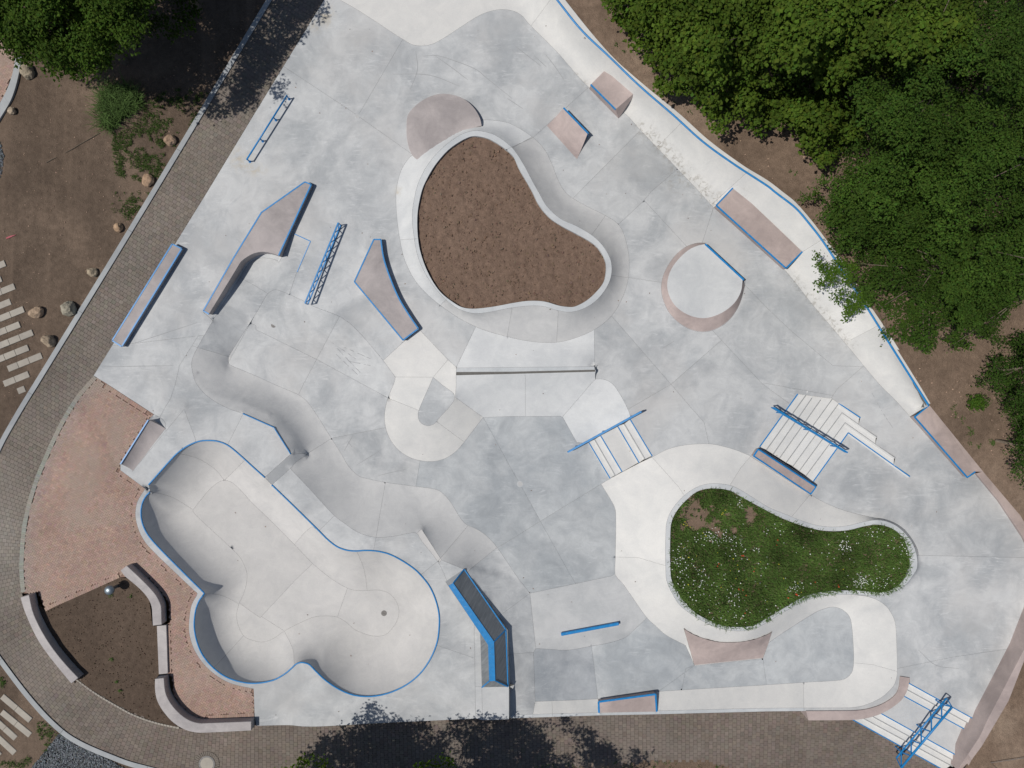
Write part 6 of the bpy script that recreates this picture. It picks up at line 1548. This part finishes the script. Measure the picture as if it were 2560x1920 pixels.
# trees south of the path: mostly out of the frame; their crowns stand where the shade on the blocks puts them
sh_poly = np.array([(765, 1880), (800, 1850), (830, 1845), (870, 1805), (905, 1795), (920, 1772), (943, 1752), (962, 1775), (975, 1792), (1000, 1790), (1035, 1800), (1062, 1795), (1085, 1830), (1110, 1835), (1130, 1795), (1160, 1775), (1190, 1790), (1240, 1772), (1275, 1785), (1300, 1805), (1330, 1812), (1390, 1795), (1430, 1802), (1470, 1825), (1500, 1850), (1540, 1880), (1560, 1905), (1585, 1880), (1625, 1872), (1615, 1900), (1600, 1960), (1560, 2060), (760, 2060), (740, 1950)], float)
cotan = ce / se
def shade_lobe(u, v, z, r, tone=1.0):
    """a leaf cluster at height z whose shadow falls on the blocks at pixel (u, v)"""
    g0 = float(zpath(u)); x, y, _ = W(u, v, g0); d = (z - g0) * cotan
    return (x - d * math.cos(math.radians(SUN_AZ)), y - d * math.sin(math.radians(SUN_AZ)), z, r, tone)
X, Y = np.meshgrid(np.arange(740, 1640, 21), np.arange(1745, 2060, 18)); Gs = np.stack([X.ravel(), Y.ravel()], 1) + RNG.uniform(-8, 8, (X.size, 2))
Gs = Gs[pip(Gs, sh_poly)]; dS = dist_line(Gs, np.vstack([sh_poly, sh_poly[:1]])); hS = fbm(Gs * PX, 0.9, 3, 41.0)
three = {0: [], 1: [], 2: []}
for p, d, h in zip(Gs, dS, hS):
    if h < -0.12 and d > 6: continue
    z = 4.9 + 1.7 * RNG.uniform() + min(d, 60) * 0.012; r = min(0.6, 0.2 + d * 0.012) * RNG.uniform(.8, 1.15)
    three[0 if p[0] < 1075 else (1 if p[0] < 1330 else 2)].append(shade_lobe(p[0], p[1], z, r, float(np.clip(RNG.normal(1, .12), .6, 1.4))))
low = {0: [(738, 1910), (757, 1902), (790, 1894), (806, 1908), (722, 1917), (825, 1915)], 1: [(1045, 1915), (1062, 1906), (1092, 1902), (1112, 1898), (1128, 1909)], 2: []}
for i, lb in enumerate(('tree below the bottom edge, left, casting a pointed shadow', 'tree below the bottom edge, middle, casting the widest shadow', 'tree below the bottom edge, right, casting a low shadow')):
    for (u, v) in low[i]:
        x, y, z = W(u, v + 6, 3.2); three[i].append((x, y, z, 0.2, 0.95))
    LBm = np.array([l_[:3] for l_ in three[i]]); bx_, by_ = LBm[:, 0].mean(), LBm[:, 1].min() - 0.3
    _, k = make_tree('broadleaf_tree', lb, three[i], (bx_, by_, -0.8), M['maple'], 0.155, 66, (1, 1.05, .9), 'trees south of the path', spread=0.13); nleaf += k
print('leaves', nleaf)

# grass, weeds and flowers
def blades(name, pts, zf, hmin, hmax, w, mat, tint, label, parent=None, lean=0.5):
    n = len(pts); B_ = Wn(pts, np.asarray(zf(pts), float) * np.ones(n)); a = RNG.uniform(0, 6.28, n); h = RNG.uniform(hmin, hmax, n)
    d = np.stack([np.cos(a), np.sin(a), 0 * a], 1); s = np.stack([-np.sin(a), np.cos(a), 0 * a], 1) * (w / 2)
    ln = np.abs(RNG.normal(lean, 0.25, n))[:, None]
    m_ = B_ + d * ln * h[:, None] * 0.5 + np.array([0, 0, 1]) * h[:, None] * 0.55; tp_ = B_ + d * ln * h[:, None] * 1.25 + np.array([0, 0, 1]) * h[:, None] * 0.8
    V = np.stack([B_ - s, B_ + s, m_ + s, m_ - s, tp_ + s * 0.3, tp_ - s * 0.3], 1).reshape(-1, 3)
    F = (np.array([(0, 1, 2, 3), (3, 2, 4, 5)])[None] + (np.arange(n) * 6)[:, None, None]).reshape(-1, 4)
    o = big_mesh(name, V, F, mat, parent, tint=np.repeat(tint, 6, 0))
    if label: tag(o, label, None, None, 'stuff')
    return o
FI = np.array(fl_in); FZ = np.array([park_z(*p) for p in FI])
def z_fl(p):
    p = np.asarray(p, float); out = np.zeros(len(p))
    for k0 in range(0, len(p), 4000):
        d = ((p[k0:k0+4000, None, :] - FI[None, ::3]) ** 2).sum(2) + 30; wt = d ** -1.5; out[k0:k0+4000] = (wt * FZ[None, ::3]).sum(1) / wt.sum(1)
    return out - 0.13
patch('planting_soil', fl_in, z_fl, 9, M['drysoil'], rough=0.03, rs=2.0, label='brown soil of the flower bed')
def in_poly(n, P):
    P = np.asarray(P, float); x0, y0 = P.min(0); x1, y1 = P.max(0); q_ = RNG.uniform((x0, y0), (x1, y1), (n, 2)); return q_[pip(q_, P)]
gp = in_poly(95000, fl_in)
cov = fbm(gp * PX, 0.9, 4, 4.0) + 0.35 * fbm(gp * PX, 2.6, 3, 8.0)
nw = np.clip(1.25 - np.hypot((gp[:, 0] - 1800) / 150, (gp[:, 1] - 1290) / 85), 0, 1)      # thin growth in the upper left of the bed
edge_d = dist_line(gp, np.vstack([FI, FI[:1]]))
keep = (cov > -0.85 + 0.85 * nw) & (RNG.uniform(0, 1, len(gp)) < 0.85)
gp = gp[keep]; gcl = fbm(gp * PX, 0.7, 4, 14.0)[:, None]
gt = (1 + 0.6 * gcl + RNG.normal(0, 0.22, (len(gp), 1))) * (np.array([1.0, 1.0, 1.0]) + RNG.normal(0, 0.06, (len(gp), 3)))
blades('grass', gp, z_fl, 0.06, 0.24, 0.024, M['grass'], np.clip(gt, 0.3, 2), 'green grass and herbs growing in the flower bed')
wp = in_poly(16000, fl_in); wc = fbm(wp * PX, 1.6, 3, 31.0); nw = np.clip(1.25 - np.hypot((wp[:, 0] - 1800) / 150, (wp[:, 1] - 1290) / 85), 0, 1)
wp = wp[wc > 0.02 + 0.02 * nw]; B_ = Wn(wp, z_fl(wp) + RNG.uniform(0.05, 0.16, len(wp))); Nw = RNG.normal(0, .45, (len(wp), 3)) + [0, 0, 1]
leaf_mesh('herbs', B_, Nw, RNG.uniform(.06, .12, len(wp)), np.clip((1 + RNG.normal(0, .2, (len(wp), 1))) * np.ones((1, 3)), .4, 1.8), M['weed'], None, 0.45)['kind'] = 'stuff'
tag(bpy.data.objects['herbs'], 'leafy herbs among the grass of the flower bed')
def flowers(name, spots, colour, size, label, zoff=(0.12, 0.24)):
    spots = [(u, v, sx * 1.1, sy * 1.1, max(2, int(n * 0.58))) for (u, v, sx, sy, n) in spots]
    pts = np.vstack([np.array([u, v]) + RNG.normal(0, 1, (n, 2)) * [sx, sy] for (u, v, sx, sy, n) in spots]); pts = pts[pip(pts, FI)]
    n = len(pts); C0 = Wn(pts, z_fl(pts) + RNG.uniform(*zoff, n)); k = 6; r = size * RNG.uniform(.7, 1.25, n) / 2
    a = np.linspace(0, 2 * np.pi, k, endpoint=False)[None] + RNG.uniform(0, 6, (n, 1)); tl = RNG.normal(0, .3, (n, 2))
    ox, oy = np.cos(a) * r[:, None], np.sin(a) * r[:, None]
    ring = C0[:, None] + np.stack([ox, oy, ox * tl[:, :1] + oy * tl[:, 1:]], 2); c0 = C0[:, None] - [0, 0, 0.008]
    V = np.concatenate([c0, ring], 1).reshape(-1, 3); f = np.array([(0, i + 1, (i + 1) % k + 1) for i in range(k)])
    F = (f[None] + (np.arange(n) * (k + 1))[:, None, None]).reshape(-1, 3)
    o = big_mesh(name, V, F, M['petal'], tint=np.repeat(np.array(colour)[None] * RNG.uniform(.85, 1.1, (n, 1)), k + 1, 0)); tag(o, label, None, None, 'stuff')
flowers('white_flowers', [(1800, 1350, 26, 9, 90), (1775, 1338, 14, 8, 40), (1850, 1370, 20, 12, 45), (1700, 1395, 16, 22, 70), (1720, 1430, 22, 14, 60), (1690, 1475, 10, 14, 35), (1750, 1460, 18, 16, 40), (1700, 1510, 22, 14, 45), (1790, 1500, 30, 22, 50), (1830, 1540, 30, 14, 40), (1850, 1260, 10, 8, 25), (1835, 1500, 10, 8, 30), (2110, 1365, 10, 9, 60), (2180, 1330, 18, 8, 30), (2250, 1370, 14, 12, 35), (2155, 1448, 10, 9, 75), (2150, 1460, 14, 8, 45), (2200, 1440, 14, 12, 30), (1990, 1470, 12, 8, 40), (1940, 1320, 60, 12, 30), (2050, 1400, 100, 30, 60), (1870, 1440, 60, 30, 50), (1950, 1530, 20, 8, 30), (2215, 1465, 12, 8, 20)], (0.85, 0.87, 0.85), 0.046, 'clusters of small white flowers in the flower bed')
flowers('red_poppies', [(1800, 1412, 5, 4, 4), (1884, 1426, 3, 3, 3), (1848, 1480, 8, 10, 6), (1996, 1486, 4, 3, 5), (1945, 1365, 4, 10, 4), (1855, 1393, 3, 3, 2), (2095, 1465, 3, 3, 3), (1990, 1435, 30, 20, 5), (1850, 1535, 10, 10, 4)], (0.55, 0.09, 0.04), 0.075, 'scattered red poppies in the flower bed')
flowers('yellow_flowers', [(1710, 1310, 6, 4, 12), (1810, 1283, 8, 5, 8), (1760, 1400, 60, 40, 25), (1900, 1430, 100, 50, 25)], (0.62, 0.55, 0.06), 0.05, 'scattered small yellow flowers in the flower bed')
# ragged grass hanging over the lower and right rim
rim_i = [i for i, p in enumerate(FI) if (p[1] > 1455) or p[0] > 2255]
rp = FI[RNG.choice(rim_i, 1500)] + RNG.normal(0, 3.0, (1500, 2)); rp = rp[(fbm(rp * PX, 1.3, 3, 3.0) > -0.15)]
blades('rim_grass', rp, lambda p: z_fl(p) + 0.07, 0.08, 0.2, 0.02, M['grass'], np.clip(1.1 + RNG.normal(0, .2, (len(rp), 1)) * np.ones((1, 3)), .4, 2), 'tufts of grass hanging over the rim of the flower bed', lean=0.9)

def weeds(name, polypx, n, thr, seed, zf, label, size=(.05, .11), hue=(1, 1, 1)):
    p = in_poly(n, polypx); c = fbm(p * PX, 0.8, 4, seed) + 0.5 * fbm(p * PX, 3.0, 3, seed + 4); p = p[c > thr]
    k = 5; q_ = np.repeat(p, k, 0) + RNG.normal(0, 2.2, (len(p) * k, 2)); B_ = Wn(q_, zf(q_) + RNG.uniform(.02, .09, len(q_))); Nw = RNG.normal(0, .5, (len(q_), 3)) + [0, 0, 1]
    o = leaf_mesh(name, B_, Nw, RNG.uniform(*size, len(q_)), np.clip((1 + RNG.normal(0, .2, (len(q_), 1))) * np.array(hue), .3, 2), M['weed'], None, 0.4); tag(o, label, None, None, 'stuff')
zw_ = lambda p: -0.05 + 0 * p[:, 0]
weeds('weeds', t(0,0,(960,1220),(1000,1000),(1300,860),(1500,760),(1790,800),(1740,930),(1560,1230),(1360,1560),(1250,1659),(1000,1500)), 4200, 0.02, 2.0, zw_, 'low green weeds on the soil beside the upper path kerb', hue=(0.85, 0.8, 0.85))
weeds('weeds', t(0,1,(950,0),(1300,0),(1180,200),(1060,280),(940,160)), 500, 0.0, 6.0, zw_, 'low green weeds beside the kerb below the boulders', hue=(0.85, 0.8, 0.85))
weeds('weeds', t(0,3,(330,1260),(480,1290),(540,1340),(380,1530),(260,1659),(0,1659),(0,1590),(200,1600),(300,1450)), 700, 0.0, 5.0, zw_, 'green weeds between the lower planks and the slate chips')
weeds('weeds', t(0,3,(0,860),(60,900),(20,960),(0,930)), 60, -0.3, 5.0, zw_, 'green weeds left of the lower kerb')
weeds('weeds', [(1480, 60), (1560, 120), (1640, 230), (1780, 320), (2000, 430), (2030, 480), (1940, 400), (1700, 260), (1560, 160), (1450, 40)], 1500, 0.2, 12.0, lambda p: z_ne(p) + 0.03, 'sparse weeds on the dry soil beside the bank')
weeds('weeds', t(3,2,(1600,150),(1900,600),(1750,560),(1690,480),(1580,200)) + [], 160, 0.2, 15.0, lambda p: z_ne(p) + 0.03, 'sparse weeds on the dry soil by the pink wall')
weeds('weeds', t(3,2,(1830,440),(1950,440),(1960,540),(1850,540)), 120, -0.1, 17.0, lambda p: z_ne(p) + 0.03, 'patch of weeds on the dry soil right of the pink ledge')
weeds('weeds', [(1000, 1918), (1420, 1912), (1640, 1902), (1760, 1900), (1850, 1925), (1850, 1990), (900, 1990)], 700, 0.0, 19.0, lambda p: zpath(p[:, 0]), 'green weeds on the strip south of the path')
for u, v, lb in ((278, 1477 + 12, 'small green seedling beside the bollard'), (328, 1490, 'tiny green seedling right of the bollard'), (280, 1648, 'small green seedling in the middle of the bare bed'), (293, 1703, 'green seedling in the lower part of the bare bed'), (301, 1727, 'bright green seedling lowest in the bare bed')):
    n = 16; P = np.array(W(u, v, 0.0)) + RNG.normal(0, .05, (n, 3)) * [1, 1, .4] + [0, 0, .05]
    o = leaf_mesh('seedling', P, RNG.normal(0, .4, (n, 3)) + [0, 0, 1], RNG.uniform(.06, .11, n), np.ones((n, 3)) * 1.1, M['weed'], None, .45); tag(o, lb, 'seedling', 'seedlings in the bare bed')
# tall grass clump under the upper left trees
cp = in_poly(2600, t(0,0,(880,800),(950,740),(1100,750),(1240,840),(1230,920),(1150,980),(1060,1040),(990,1130),(930,1130),(870,1050),(870,920)))
blades('grass_clump', cp, lambda p: -0.05 + 0 * p[:, 0], 0.18, 0.75, 0.022, M['grass'], np.clip((0.85 + RNG.normal(0, .35, (len(cp), 1))) * np.array([1.0, 1.0, 1.25]), .25, 2.2), None, None, 0.75)
tag(bpy.data.objects['grass_clump'], 'tall clump of green grass on the soil under the upper left tree', 'grass clump')
